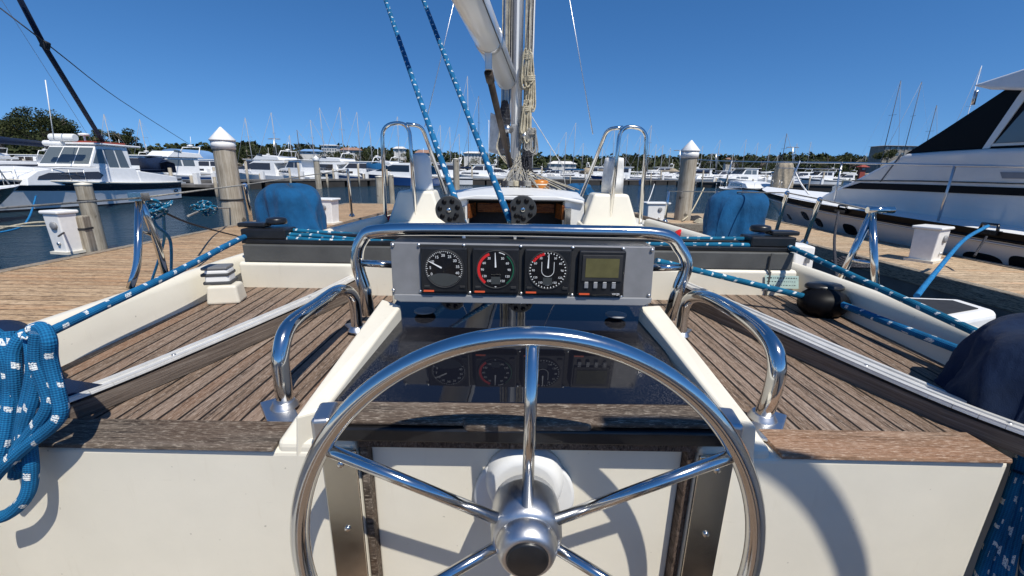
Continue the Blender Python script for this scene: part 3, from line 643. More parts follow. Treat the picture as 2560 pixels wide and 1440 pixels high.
# shrouds
for nm_, pts in (('shroud', [PY(1062, 318, 3.3), PY(1136, 0, 3.9)]), ('shroud', [PY(1482, 335, 3.3), PY(1424, 0, 3.9)])):
    a, c = pts; ropeth('shroud', '', [a, a + (c - a) * 2.2], .0035, 'stainless_dull', 0, parent=yacht, n=6)
ropeth('signal_line', 'thin white line from the mast down to the right side deck', [PY(1330, 292, MY), PY(1405, 412, 5.4), PY(1415, 470, 5.6)], .004, 'canvas_white', 0, n=6)
# stanchions + lifelines
def stanchion(base, topv, nm='stanchion', r=.011):
    mb = MB(); mb.tube([base, topv], r, 10); mb.lathe([(.028, 0), (.024, .012), (.013, .03)], base, 14); return mb.build(nm, 'stainless', yacht)
A = PZ(325, 722, -.45); B = PZ(415, 690, -.45); T = PX(348, 495, -1.43)
mb = MB(); mb.tube(fillet([A, A + (T - A) * .25 + V((.02, 0, 0)), T], .2, 4), .0125, 12); mb.tube(fillet([T, T + (B - T) * .5 + V((.012, 0, 0)), B], .2, 4), .0125, 12); mb.tube([A + (T - A) * .66, B + (T - B) * .55], .007, 8); mb.box(T + V((0, 0, .005)), (.05, .04, .03)); mb.build('gate_stanchion', 'stainless', yacht)
A = PZ(2085, 730, -.45); B = PZ(2190, 752, -.45); T2 = PX(2180, 532, 1.345)
mb = MB(); mb.tube([A, T2], .0125, 12); mb.tube([T2, B], .0125, 12); mb.tube([A + (T2 - A) * .42, B + (T2 - B) * .42], .007, 8); mb.tube([T2 + V((-.02, 0, .01)), T2 + V((.07, -.01, .012))], .012, 8); mb.build('gate_stanchion', 'stainless', yacht)
SL = [(PZ(880, 541, -.45), PX(869, 424, -1.37)), (PZ(632, 572, -.45), PX(612, 462, -1.40))]
SR = [(PZ(1662, 556, -.45), PX(1672, 478, 1.40)), (PZ(1770, 590, -.45), PX(1795, 480, 1.36)), (PZ(1935, 598, -.45), PX(1968, 482, 1.36)), (PZ(2010, 610, -.45), PX(2050, 498, 1.38))]
for a, c in SL + SR: stanchion(a, c)
ropeth('lifeline', '', [SL[0][1], SL[1][1], T], .0035, 'rope_grey', 0, parent=yacht, n=6)
ropeth('lifeline', '', [T, T + V((-.02, -1.6, 0))], .0035, 'rope_grey', 0, parent=yacht, n=6)
ropeth('lifeline', '', [SR[0][1], SR[1][1], SR[2][1], SR[3][1], T2 + V((.04, 0, 0))], .0035, 'rope_grey', 0, parent=yacht, n=6)
# ================================================================== STEERING WHEEL
WX, WYc, WZ, WR = .027, .47, -.517, .319
wheel = thing('steering_wheel', 'polished steel steering wheel with six spokes and black centre cap', 'steering wheel', (WX, .55, WZ))
tl = R(-3)
def wp(a, r=WR): return V((WX + r * math.cos(a), WYc + math.sin(-tl) * r * math.sin(a), WZ + r * math.sin(a) * math.cos(tl)))
mb = MB(); mb.tube([wp(2 * math.pi * k / 120) for k in range(120)], .0127, 18, closed=True); mb.build('rim', 'stainless', wheel)
for k in range(6):
    a = R(90 + 60 * k); mb = MB(); h = V((WX, WYc + .032, WZ)) + V((math.cos(a), 0, math.sin(a))) * .035
    mb.tube([h, wp(a)], .0085, 14); mb.lathe([(.0105, 0), (.0105, .006), (.0086, .01)], h, 14, (wp(a) - h)); mb.build('spoke', 'stainless', wheel)
mb = MB(); mb.lathe([(.050, -.06), (.053, -.045), (.054, -.01), (.052, .012), (.044, .02)], (WX, WYc + .035, WZ), 36, (0, -1, 0)); mb.build('hub', 'stainless_dull', wheel)
mb = MB(); mb.lathe([(.036, -.012), (.042, -.006), (.0445, .004), (.043, .016), (.038, .026), (.032, .031), (.030, .030)], (WX, WYc + .016, WZ), 40, (0, -1, 0)); mb.build('hub_nut', 'stainless_dull', wheel)
mb = MB(); mb.lathe([(.030, .026), (.0295, .032), (.027, .034), (.0001, .0345)], (WX, WYc + .016, WZ), 36, (0, -1, 0)); mb.build('centre_cap', 'black_plastic', wheel)
mb = MB(); mb.lathe([(.070, 0), (.069, .006), (.064, .022), (.058, .030), (.050, .032)], (WX, .618, WZ), 40, (0, -1, 0))
mb.build('wheel_pedestal', 'gelcoat_white', yacht)
mb = MB(); mb.lathe([(.088, 0), (.088, .008), (.083, .010)], (WX, .618, WZ - .035), 40, (0, -1, 0)); mb.build('pedestal_plate', 'gelcoat_white', yacht)
# ================================================================== INSTRUMENT PANEL
IY = .95
ip = thing('instrument_panel', 'grey metal instrument panel with four black sailing gauges above the tinted hatch', 'instrument panel', (.02, IY, -.31))
def I(px, py, y=IY): return PY(px, py, y)
mb = MB(); q = [I(975, 606), I(1638, 618), I(1628, 745), I(982, 735)]; mb.prism(q[::-1], (0, .012, 0)); mb.build('mounting_plate', 'brushed', ip, bevel=.002)
mb = MB(); q = [I(1050, 611, IY - .0015), I(1562, 620, IY - .0015), I(1558, 742, IY - .0015), I(1053, 733, IY - .0015)]; mb.prism(q[::-1], (0, .003, 0)); mb.build('gauge_surround', 'black_matte', ip)
mb = MB(); q = [I(978, 604, IY + .012), I(1636, 616, IY + .012), I(1628, 745, IY + .012), I(982, 735, IY + .012)]; mb.prism(q[::-1], (0, .07, .0)); mb.build('housing', 'black_plastic', ip, bevel=.003)
mb = MB(); q = [I(985, 736, IY - .006), I(1631, 746, IY - .006), I(1628, 757, IY - .006), I(1610, 765, IY - .006), I(1000, 755, IY - .006), I(985, 748, IY - .006)]; mb.prism(q[::-1], (0, .03, 0)); mb.build('lower_lip', 'grey_plastic', ip, bevel=.002)
mb = MB()
for x, y in ((982, 612), (984, 725), (1630, 625), (1622, 738), (1047, 612), (1160, 613), (1302, 616), (1432, 619), (1558, 622), (1052, 728), (1175, 731), (1303, 733), (1430, 737), (1552, 741)):
    MB().lathe([(.0042, 0), (.0036, .003), (.0001, .004)], I(x, y, IY - .001), 12, (0, -1, 0)).build('bolt', 'stainless_dull', ip)
ux = (I(1400, 676) - I(1200, 673)).normalized(); uz = V((0, 0, 1)) - ux * ux.z; uz.normalize()
def gxy(c, a, r, y): return c + ux * (r * math.cos(a)) + uz * (r * math.sin(a)) + V((0, y, 0))
FS = V((0, -1, 0))
def gauge(px, py, kind):
    c = I(px, py, IY); h = .0535
    mb = MB(); mb.prism([c + ux * a + uz * b_ for a, b_ in ((-h, -h), (h, -h), (h, h), (-h, h))], (0, -.014, 0)); g = mb.build('gauge', 'black_plastic', ip, bevel=.004)
    g['label'] = {'speed': 'gauge with a white needle pointing upper left', 'angle': 'gauge with a red left arc and green right arc', 'tri': 'gauge with a short red arc at upper left', 'lcd': 'gauge with a dull green rectangular screen'}[kind]
    def flat(mb, pts): mb.prism(pts, (0, -.0006, 0))
    if kind != 'lcd':
        r0 = .043; cc = c + uz * .004
        mb = MB(); mb.lathe([(r0 + .003, 0), (r0 + .002, .003), (r0, .003), (r0 - .001, .001)], cc + FS * .013, 48, FS); mb.build('bezel', 'black_matte', g)
        mb = MB(); flat(mb, [gxy(cc, 2 * math.pi * k / 48, r0, -.0142) for k in range(48)]); mb.build('dial', 'dial_black', g)
        mb = MB()
        def arc(mb, a0, a1, ra, rb, y=-.0152, n=14):
            for k in range(n):
                u0, u1 = R(a0 + (a1 - a0) * k / n), R(a0 + (a1 - a0) * (k + 1) / n); flat(mb, [gxy(cc, u0, ra, y), gxy(cc, u0, rb, y), gxy(cc, u1, rb, y), gxy(cc, u1, ra, y)])
        if kind == 'speed':
            for k in range(37): arc(mb, 205 - k * 6.4, 205 - k * 6.4 - 1.4, r0 - .006 if k % 4 == 0 else r0 - .0035, r0 - .001, n=1)
            for k, s_ in enumerate(('0', '5', '10', '15', '20', '25', '30', '35', '40')): text_mb(mb, s_, gxy(cc, R(203 - k * 27.5), r0 - .0115, -.0155), .0088, ux, uz)
            text_mb(mb, 'VMG', gxy(cc, R(-38), .033, -.0155), .007, ux, uz)
        elif kind == 'angle':
            for k, s_ in enumerate(('30', '60', '90', '120', '150')):
                for sg in (-1, 1): text_mb(mb, s_, gxy(cc, R(90 - sg * 30 * (k + 1)), r0 - .0125, -.0155), .0075, ux, uz)
            arc(mb, 60, 80, r0 - .003, r0 - .0015); arc(mb, 205 + 62, 272, r0 - .0035, r0 - .002)
            for k in range(2): mb.prism([cc + ux * a + uz * b_ + V((0, -.0152, 0)) for a, b_ in ((-.011, -.0125 + k * .0), (.011, -.0125), (.011, -.011), (-.011, -.011))], (0, -.0006, 0))
        else:
            for k, s_ in enumerate(('0', '30', '60', '90', '120', '150', '180', '150', '120', '90', '60', '30')): text_mb(mb, s_, gxy(cc, R(90 - 30 * k), r0 - .010, -.0155), .0068, ux, uz)
            for k in range(36): arc(mb, 10 * k, 10 * k + 2.5, r0 - .004, r0 - .001, n=1)
            arc(mb, 180, 360, .0135, .0145, n=10); mb.prism([cc + ux * a + uz * b_ + V((0, -.0152, 0)) for a, b_ in ((.0135, 0), (.0145, 0), (.0145, .02), (.0135, .02))], (0, -.0006, 0)); mb.prism([cc + ux * a + uz * b_ + V((0, -.0152, 0)) for a, b_ in ((-.0145, 0), (-.0135, 0), (-.0135, .02), (-.0145, .02))], (0, -.0006, 0))
        mb.build('scale_marks', 'dial_white', g)
        if kind == 'angle':
            m1_ = MB(); arc(m1_, 112, 232, r0 - .007, r0 - .001); m1_.build('red_arc', 'dial_red', g)
            m1_ = MB(); arc(m1_, 52, -52, r0 - .004, r0 - .001); m1_.build('green_arc', 'dial_green', g)
        if kind == 'tri':
            m1_ = MB(); arc(m1_, 102, 148, r0 - .007, r0 - .001); m1_.build('red_arc', 'dial_red', g)
        ang = {'speed': R(152), 'angle': R(92), 'tri': R(88)}[kind]
        mb = MB(); nd = ux * math.cos(ang) + uz * math.sin(ang); pn = ux * -math.sin(ang) + uz * math.cos(ang); o_ = cc + V((0, -.0172, 0)); o_ = o_ + nd * .006
        tip = cc + nd * (r0 - .003) + V((0, -.0172, 0)); flat(mb, [o_ - pn * .0018, o_ + pn * .0018, tip + pn * .0006, tip - pn * .0006][::-1]); mb.build('needle', 'dial_white', g)
        if kind == 'speed':
            mb = MB(); flat(mb, [gxy(cc, R(a), r0 - .002, -.0152) for a in range(205, 340, 9)] + [gxy(cc, R(330), .026, -.0152), gxy(cc, R(300), .012, -.0152), gxy(cc, R(215), .018, -.0152)]); mb.build('lower_screen', 'lcd_grey', g)
        else:
            mb = MB(); flat(mb, [cc + ux * a + uz * b_ + V((0, -.0152, 0)) for a, b_ in ((-.0105, -.034), (.0105, -.034), (.0105, -.0165), (-.0105, -.0165))]); mb.build('small_screen', 'lcd_grey', g)
    else:
        mb = MB(); mb.prism([c + ux * a + uz * b_ + V((0, -.014, 0)) for a, b_ in ((-.046, -.018), (.046, -.018), (.046, .044), (-.046, .044))], (0, -.003, 0)); mb.build('bezel', 'black_matte', g, bevel=.002)
        mb = MB(); flat(mb, [c + ux * a + uz * b_ + V((0, -.0172, 0)) for a, b_ in ((-.038, -.008), (.038, -.008), (.038, .036), (-.038, .036))]); mb.build('screen', 'lcd_green', g)
        for k in range(4):
            mb = MB(); mb.box(c + ux * (-.034 + k * .021) + uz * -.028 + V((0, -.016, 0)), (.009, .004, .012)); mb.build('button', 'grey_plastic', g, bevel=.001)
        mb = MB(); text_mb(mb, 'varga', c + ux * .036 + uz * -.047 + V((0, -.0146, 0)), .0085, ux, uz); 
        for k in range(4): mb.box(c + ux * (-.034 + k * .021) + uz * -.0195 + V((0, -.0176, 0)), (.008, .0005, .0012))
        mb.build('lettering', 'dial_white', g)
    mb = MB(); mb.box(c + ux * -.037 + uz * -.0488 + V((0, -.0142, 0)), (.024, .0012, .004)); mb.build('orange_mark', 'orange_bar', g)
    if kind != 'lcd':
        for sx_ in (-1, 1):
            mb = MB(); mb.box(c + ux * (.041 * sx_) + uz * -.038 + V((0, -.015, 0)), (.013, .003, .006)); mb.build('button', 'black_matte', g, bevel=.001)
gauge(1113, 673, 'speed'); gauge(1240, 675, 'angle'); gauge(1368, 677, 'tri'); gauge(1501, 681, 'lcd')
# ================================================================== RUNNING RIGGING ON DECK
def at(px, py, y): return PY(px, py, y)
BY = 1.47
# mainsheet: two falls and their floor blocks
for (bx, by_, tx, lab) in ((1160, 560, 965, 'left blue mainsheet fall with white flecks rising to the boom'), (1277, 556, 1060, 'right blue mainsheet fall with white flecks rising to the boom')):
    a = at(bx, by_, BY); c = ray(tx, 0) * 2.4; pts = [a, a + (c - a) * 1.35]
    pts.insert(1, (pts[0] + pts[1]) / 2 + V((0, 0, -.012)))
    ropeth('mainsheet_rope', lab, pts, .0118, 'rope_blue', 10, group='mainsheet falls', n=14)
def block(px, py, tail, lab):
    c = at(px, py, BY); t = at(*tail, BY); th = thing('pulley_block', lab, 'pulley', c + V((0, 0, -.06)), group='large black deck blocks')
    dz = (t - c); ang = math.atan2(dz.z, dz.x); r0, r1 = .047, .024
    L = dz.length - r1; pts = []
    for k in range(25):
        a = ang + math.pi / 2 + math.pi * k / 24 + 0
        pts.append(c + V((math.cos(a + 0) * r0, 0, math.sin(a) * r0)))
    for k in range(9):
        a = ang - math.pi / 2 + math.pi * k / 8; pts.append(c + V((math.cos(ang) * L + math.cos(a) * r1, 0, math.sin(ang) * L + math.sin(a) * r1)))
    for yy in (-.016, .008):
        mb = MB(); mb.prism([q + V((0, yy, 0)) for q in pts], (0, .007, 0)); mb.build('cheek_plate', 'sheave', th, bevel=.002)
    mb = MB(); mb.lathe([(.040, -.008), (.036, 0), (.040, .008)], c, 30, (0, 1, 0)); mb.build('wheel', 'black_plastic', th)
    mb = MB()
    for k in range(7):
        a = 2 * math.pi * k / 7 + .3; mb.lathe([(.0085, 0), (.0085, .0015), (.0001, .0012)], c + V((math.cos(a) * .031, -.0165, math.sin(a) * .031)), 14, FS)
    for k in (.55, .95): mb.lathe([(.007, 0), (.007, .0015), (.0001, .0012)], c + V((math.cos(ang) * L * k, -.0165, math.sin(ang) * L * k)), 14, FS)
    mb.build('cheek_holes', 'yacht_black', th)
    mb = MB(); mb.lathe([(.0085, 0), (.008, .004), (.005, .005), (.0001, .0045)], c + FS * .016, 8, FS); mb.build('axle_bolt', 'stainless', th)
    mb = MB(); mb.tube([t + V((0, -.01, 0)), t + V((0, 0, -.07))], .006, 8); mb.build('shackle', 'stainless_dull', th)
block(1124, 524, (1160, 575), 'black slotted block at the foot of the left mainsheet fall')
block(1307, 523, (1288, 570), 'black slotted block at the foot of the right mainsheet fall')
# traveller control lines lying on the beam
TLN = [([(655, 571), (760, 578), (900, 588), (1100, 600)], 1.55, 'topmost blue line running along the port half of the traveller beam'),
       ([(690, 586), (800, 590), (920, 600), (1090, 611)], 1.52, 'middle blue line along the port half of the traveller beam'),
       ([(655, 590), (780, 600), (930, 606), (1060, 612), (1130, 600)], 1.50, 'lowest blue line along the port half of the traveller beam'),
       ([(1320, 598), (1450, 600), (1640, 598), (1760, 597), (1897, 598)], 1.54, 'upper blue line along the starboard half of the traveller beam'),
       ([(1300, 606), (1450, 608), (1640, 611), (1800, 612), (1930, 614)], 1.50, 'lower blue line along the starboard half of the traveller beam')]
for pts, y, lab in TLN: ropeth('control_line', lab, [at(px, py, y) for px, py in pts], .0085, 'rope_teal', 6, group='blue control lines on the traveller beam', n=12)
# headsail sheets
p0 = at(617, 590, 1.50); p1 = PX(120, 832, -.93)
ropeth('headsail_sheet', 'blue flecked sheet led aft along the left coaming to the coil', [at(690, 578, 1.55), p0, (p0 + p1) / 2 + V((0, 0, -.004)), p1, PX(60, 870, -.90)], .0095, 'rope_blue', 10, group='blue sheets led aft', n=14)
q0 = at(1968, 616, 1.50); q1 = PX(2545, 878, 1.02)
ropeth('headsail_sheet', 'outer blue flecked sheet led aft outside the right coaming', [at(1900, 600, 1.52), q0, (q0 + q1) / 2, q1, q1 + (q1 - q0) * .15], .0095, 'rope_teal', 10, group='blue sheets led aft', n=14)
ball = PX(2058, 757, .975)
ropeth('headsail_sheet', 'inner blue sheet between the instrument guard and the black block', [at(1640, 652, 1.30), at(1800, 690, 1.34), V((ball.x - .03, ball.y, ball.z + .012))], .0098, 'rope_teal', 10, group='blue sheets led aft', n=14)
ropeth('headsail_sheet', 'inner blue flecked sheet from the black block aft to the right winch', [V((ball.x + .02, ball.y - .03, ball.z + .01)), PX(2260, 822, .985), PX(2480, 905, 1.0), PX(2600, 950, 1.0)], .0098, 'rope_blue', 10, group='blue sheets led aft', n=14)
th = thing('turning_block', 'round black covered turning block on the inner right coaming', 'pulley', (ball.x, ball.y, -.42))
mb = MB(); rows = []
for i in range(13):
    a = math.pi * i / 12; rows.append([ball + V((.074 * math.sin(a) * math.cos(b_ * math.pi / 12) * (1 + .03 * math.sin(5 * b_)), .06 * math.sin(a) * math.sin(b_ * math.pi / 12), .047 * math.cos(a) + .003 * math.sin(3 * b_))) for b_ in range(24)])
mb.grid(rows, close=True); mb.build('body', 'yacht_black', th)
mb = MB(); mb.lathe([(.044, 0), (.050, .004), (.050, .012), (.042, .018), (.0001, .020)], ball + V((.016, .03, .036)), 28, sx=1.15, sy=.8); mb.build('top_cap', 'black_plastic', th)
mb = MB(); mb.tube([ball + V((.01, .02, -.03)), ball + V((.03, .03, -.08))], .012, 8); mb.build('mounting_post', 'stainless_dull', th)
# ---- canvas winch covers
def cover(name, label, c, rad, h, mat, seed, lean=(0, 0), sx=1, sy=1, top=.72, skirt=1.12, group=None):
    rnd = random.Random(seed); rows = []; n = 96; ph = [rnd.uniform(0, 6.28) for _ in range(6)]
    for i in range(31):
        u = i / 30
        if u < .6: k = skirt + (.95 - skirt) * (u / .6) ** .7; z = h * u / .6 * .70
        else:
            a = (u - .6) / .4 * math.pi / 2; k = max(.001, .95 * math.cos(a) ** .5); z = h * (.70 + .30 * math.sin(a))
        row = []
        for j in range(n):
            t_ = 2 * math.pi * j / n; amp = .075 * (1 - u) + .035
            w_ = 1 + amp * math.sin(3 * t_ + ph[0] + u * 2.2) + amp * 1.1 * (1 - 2 * abs(math.sin(2.5 * t_ + ph[1] - u * 1.6))) + amp * .6 * (1 - 2 * abs(math.sin(4.5 * t_ + ph[4] + u * 2.4))) + .018 * math.sin(9 * t_ + ph[2] + u * 5)
            row.append(V(c) + V((rad * sx * k * w_ * math.cos(t_) + lean[0] * u, rad * sy * k * w_ * math.sin(t_) + lean[1] * u, z + .012 * math.sin(2 * t_ + ph[3]) * (1 if u > .3 else u * 3))))
        rows.append(row)
    mb = MB(); mb.grid(rows, close=True); o = mb.build(name, mat, None, solid=.004); tag(o, label, 'winch cover' if 'winch' in name else 'canopy', group)
    if h > .12:
        hm = MB(); hm.tube([q * 1.0 for q in rows[1]], .0055 * max(1, rad / .15), 6, closed=True); hm.build('hem', mat, o)
        sm_ = MB(); j = int(n * .62); sm_.tube([r_[j] for r_ in rows[:-1]], .0035 * max(1, rad / .15), 5); sm_.build('seam', mat, o)
    return o
cl = PZ(737, 604, -.40); cr = PZ(1822, 602, -.40)
cover('winch_cover', 'faded blue canvas winch cover on the port coaming beyond the traveller beam', cl, .165, .30, 'canvas_blue', 5, (-.01, .03), sx=1.0, sy=.8, group='canvas winch covers')
cover('winch_cover', 'smooth bright blue canvas winch cover on the starboard coaming', cr, .185, .29, 'canvas_blue', 11, (.06, .05), sx=.97, sy=.8, skirt=.98, group='canvas winch covers')
c = PZ(1445, 486, -.30); cover('winch_cover', 'small blue canvas cover right of the mast by the coachroof', c, .13, .13, 'canvas_blue', 4, sx=1.3, group='canvas winch covers')
wl = V((-.86, .66, -.40)); cover('winch_cover', 'navy canvas winch cover at the left edge under the hanging rope coil', wl + V((-.05, .02, -.03)), .072, .14, 'canvas_navy', 8, (-.02, 0), group='canvas winch covers')
wr = V((.965, .73, -.43)); cover('winch_cover', 'navy canvas winch cover at the lower right corner of the teak', wr + V((.0, -.01, 0)), .105, .17, 'canvas_navy', 9, (.05, 0), skirt=1.08, group='canvas winch covers')
mb = MB(); mb.grid([[wl + V((.01, -.02, .06)), wl + V((.05, .03, .02)), wl + V((.085, .06, -.008))], [wl + V((.0, -.04, .0)), wl + V((.05, .0, -.015)), wl + V((.07, .02, -.02))]])
tag(mb.build('cover_flap', 'canvas_navy', solid=.003), 'loose navy cloth flap beside the hanging rope coil', 'cloth')
# ---- hanging coils
def coilrope(name, label, mat, loops, r=.0095, dy=.07):
    mb = MB()
    for pts in loops: mb.tube([at(x, y, yy + dy) for x, y, yy in pts], r, 12, samples=8)
    return tag(mb.build(name, mat), label, 'rope coil', 'thick blue coils over the winches')
coilrope('rope_coil', 'thick blue white-flecked rope coil hanging over the left winch', 'rope_blue', [
    [(40, 1190, .50), (48, 1100, .50), (38, 960, .50), (36, 880, .51), (60, 838, .52), (78, 850, .52), (84, 930, .50), (62, 1040, .49), (48, 1130, .49), (58, 1170, .49)],
    [(70, 850, .51), (92, 822, .52), (112, 836, .51), (108, 900, .50), (88, 990, .49), (62, 1080, .485), (66, 1120, .485)],
    [(80, 826, .51), (105, 820, .51), (122, 850, .50), (125, 900, .50), (144, 980, .49), (152, 1030, .485), (130, 1065, .48), (70, 1110, .475), (10, 1165, .47), (-30, 1210, .47)],
    [(72, 1110, .49), (78, 1180, .485), (66, 1240, .48), (20, 1285, .475), (-40, 1300, .47)],
    [(0, 1170, .48), (-6, 1060, .49), (6, 950, .50), (22, 880, .51), (20, 830, .52)],
    [(-12, 1180, .47), (18, 1080, .485), (28, 960, .50), (8, 860, .51), (-20, 830, .52)],
    [(96, 830, .50), (92, 900, .495), (112, 960, .49), (124, 1010, .485), (96, 1060, .48), (40, 1130, .475)]])
coilrope('rope_coil', 'blue white-flecked rope coil hanging at the lower right edge', 'rope_blue', [
    [(2570, 1060, .55), (2552, 1140, .53), (2530, 1230, .51), (2500, 1340, .49), (2470, 1460, .47)],
    [(2590, 1080, .56), (2578, 1180, .53), (2552, 1290, .50), (2530, 1380, .48), (2510, 1480, .46)],
    [(2520, 1010, .58), (2548, 1070, .56), (2560, 1150, .53), (2540, 1260, .51), (2505, 1390, .48), (2490, 1480, .46)],
    [(2610, 1150, .54), (2600, 1260, .51), (2570, 1380, .48), (2560, 1480, .46)],
    [(2545, 1180, .51), (2510, 1280, .50), (2470, 1380, .48), (2440, 1470, .46)]], dy=.17)
# ---- small white socket box on the port deck
bc = PZ(560, 758, -.425)
mb = MB(); th = thing('winch_handle_pocket', 'small white plastic holder with two dark grooves on the port teak deck', 'holder', bc)
rm = Matrix.Rotation(R(14), 3, 'Z')
mb.box(bc + V((0, .02, .030)), (.095, .075, .060), rm, .86); mb.build('body', 'cream_plastic', th, bevel=.008, seg=3)
mb = MB(); mb.box(bc + V((-.018, .03, .085)), (.07, .06, .05), rm, .95); mb.build('neck', 'white_plastic', th, bevel=.008, seg=3)
for k, dz in enumerate((.066, .092)):
    mb = MB(); mb.box(bc + V((-.018 - k * .004, .03, dz)), (.078, .066, .010), rm); mb.build('groove_ring', 'groove_dark', th, bevel=.003)
mb = MB(); mb.box(bc + V((-.022, .03, .112)), (.074, .062, .010), rm); mb.build('cap', 'fender_grey', th, bevel=.004)
# ---- sticker on the beam, red floats
mb = MB(); th = thing('sticker', 'small pale green sticker with rows of tiny print on the white beam', 'sticker', at(1955, 712, 1.462)); s0 = at(1912, 688, 1.4615); s1 = at(1996, 690, 1.4615); s2 = at(1996, 722, 1.4615); s3 = at(1912, 720, 1.4615)
mb.prism([s3, s2, s1, s0], (0, -.0012, 0)); plain('sticker_green', (.50, .66, .60), .5, var=.1, vs=60); mb.build('backing', 'sticker_green', th)
mb = MB(); rnd = random.Random(2)
for j in range(3):
    x = .06
    while x < .95:
        w_ = rnd.uniform(.02, .07)
        if x + w_ < .97: o_ = s0 + (s1 - s0) * x + (s3 - s0) * (.18 + .28 * j); mb.box(o_ + V((w_ * .04, -.0016, 0)), (w_ * .09, .0006, .0032 if j < 1 else .002))
        x += w_ + .03
mb.build('print_rows', 'black_plastic', th)
th = thing('mooring_float', 'small red and white float lying on the port side by the vent box', 'float', PZ(978, 556, -.40)); c = PZ(978, 550, -.37)
mb = MB(); mb.lathe([(.0001, -.05), (.02, -.045), (.034, -.01), (.03, .015)], c, 16, (.9, -.3, 0)); mb.build('red_half', 'red_plastic', th)
mb = MB(); mb.lathe([(.03, .015), (.024, .03), (.0001, .04)], c, 16, (.9, -.3, 0)); mb.build('white_half', 'white_plastic', th)
c = PZ(1702, 588, -.37); th = thing('mooring_float', 'small red float tucked beside the starboard blue winch cover', 'float', c)
mb = MB(); mb.lathe([(.0001, -.04), (.03, -.03), (.038, 0), (.03, .03), (.0001, .04)], c, 16, (.6, .3, 0)); mb.build('body', 'red_plastic', th)
# ---- items at the mast foot
c = at(1350, 462, 4.55); th = thing('orange_bag', 'orange drum-shaped bag at the foot of the mast', 'bag', c + V((0, 0, -.06)))
mb = MB(); mb.lathe([(.085, -.08), (.10, -.05), (.105, .02), (.095, .045), (.05, .055), (.0001, .056)], c, 20); mb.build('body', 'orange_plastic', th)
mb = MB(); mb.lathe([(.105, -.0), (.108, .006), (.105, .012)], c, 20); mb.build('band', 'cream_plastic', th)
for k in range(5):
    x = 1262 + k * 14; 
    c = at(x, 463, 4.4); mb = MB()
    for j in range(4): mb.tube([c + V((math.cos(a) * .035, math.sin(a) * .03, .012 * j + .004 * math.sin(a * 2))) for a in [2 * math.pi * q / 10 for q in range(10)]], .008, 6, closed=True)
    tag(mb.build('rope_pile', ['rope_dark', 'rope_grey', 'rope_cream', 'rope_dark', 'rope_grey'][k]), 'flaked rope pile at the mast foot', 'rope coil', 'flaked rope piles at the mast foot')
# ---- white boxes outside the starboard rail
th = thing('boarding_step', 'large white moulded step with black side handle by the right rail', 'boarding step', (1.75, 1.45, -.75))
def wedge(px, mat, name, zt, h, bev=.02):
    q = [PZ(x, y, zt) for x, y in px]; mb = MB(); mb.hexa([v_ + V((0, 0, -h)) for v_ in q], q); return mb.build(name, mat, th, bevel=bev, seg=3)
wedge([(2205, 860), (2480, 805 + 0), (2395, 748), (2235, 740)][::1], 'white_plastic', 'body', -.62, .45, .025) if False else None
q = [PZ(2222, 738, -.55), PZ(2395, 745, -.55), PZ(2502, 777, -.55), PZ(2310, 812, -.55)]
mb = MB(); mb.hexa([v_ + V((0, 0, -.42)) for v_ in q][::-1], q[::-1]); mb.build('body', 'white_plastic', th, bevel=.03, seg=4)
qc = sum(q, V((0, 0, 0))) / 4
for yy in (-.12, .12): MB().tube([qc + V((0, yy, -.30)), V((CX + hb(qc.y) - .03, qc.y + yy, -.49)), V((CX + hb(qc.y) - .06, qc.y + yy, -.455))], .014, 8).build('bracket', 'stainless_dull', th)
mb = MB(); mb.hexa([qc + (v_ - qc) * .62 + V((0, 0, -.002)) for v_ in q][::-1], [qc + (v_ - qc) * .62 + V((0, 0, .004)) for v_ in q][::-1]); mb.build('tread', 'black_matte', th)
m_ = (q[3] + q[2]) / 2; d_ = (q[2] - q[3]).normalized(); n_ = V((d_.y, -d_.x, 0))
if n_.dot(m_ - qc) < 0: n_ = -n_
mb = MB(); mb.tube([m_ - d_ * .08 + V((0, 0, -.18)), m_ - d_ * .07 + n_ * .05 + V((0, 0, -.12)), m_ + n_ * .06 + V((0, 0, -.10)), m_ + d_ * .07 + n_ * .05 + V((0, 0, -.12)), m_ + d_ * .08 + V((0, 0, -.18))], .010, 8, samples=5); mb.build('handle', 'black_plastic', th)
th = thing('deck_locker', 'upright white locker with a recessed slot just beyond the traveller beam end', 'locker', PZ(2000, 690, -.46))
a = at(1988, 612, 1.66); b_ = at(2040, 618, 1.66); c = at(2028, 690, 1.66); d = at(1982, 686, 1.66)
mb = MB(); mb.prism([d, c, b_, a], (0.02, .10, 0)); mb.build('body', 'white_plastic', th, bevel=.006)
mb = MB(); mb.prism([at(2012, 658, 1.655), at(2022, 658, 1.655), at(2026, 640, 1.655), at(2018, 640, 1.655)][::1], (0, -.003, 0)); mb.build('slot', 'fender_grey', th)
# ================================================================== SETTING
def struct(o): o['kind'] = 'structure'; return o
mb = MB(); mb.grid([[(-900, -300, WATER), (900, -300, WATER)], [(-900, 700, WATER), (900, 700, WATER)]], False); o = mb.build('water', 'sea_water'); struct(o)
mb = MB(); mb.grid([[(-1500, -600, WATER - 4), (1500, -600, WATER - 4)], [(-1500, 1500, WATER - 4), (1500, 1500, WATER - 4)]], False); struct(mb.build('ground', 'hill_ground'))
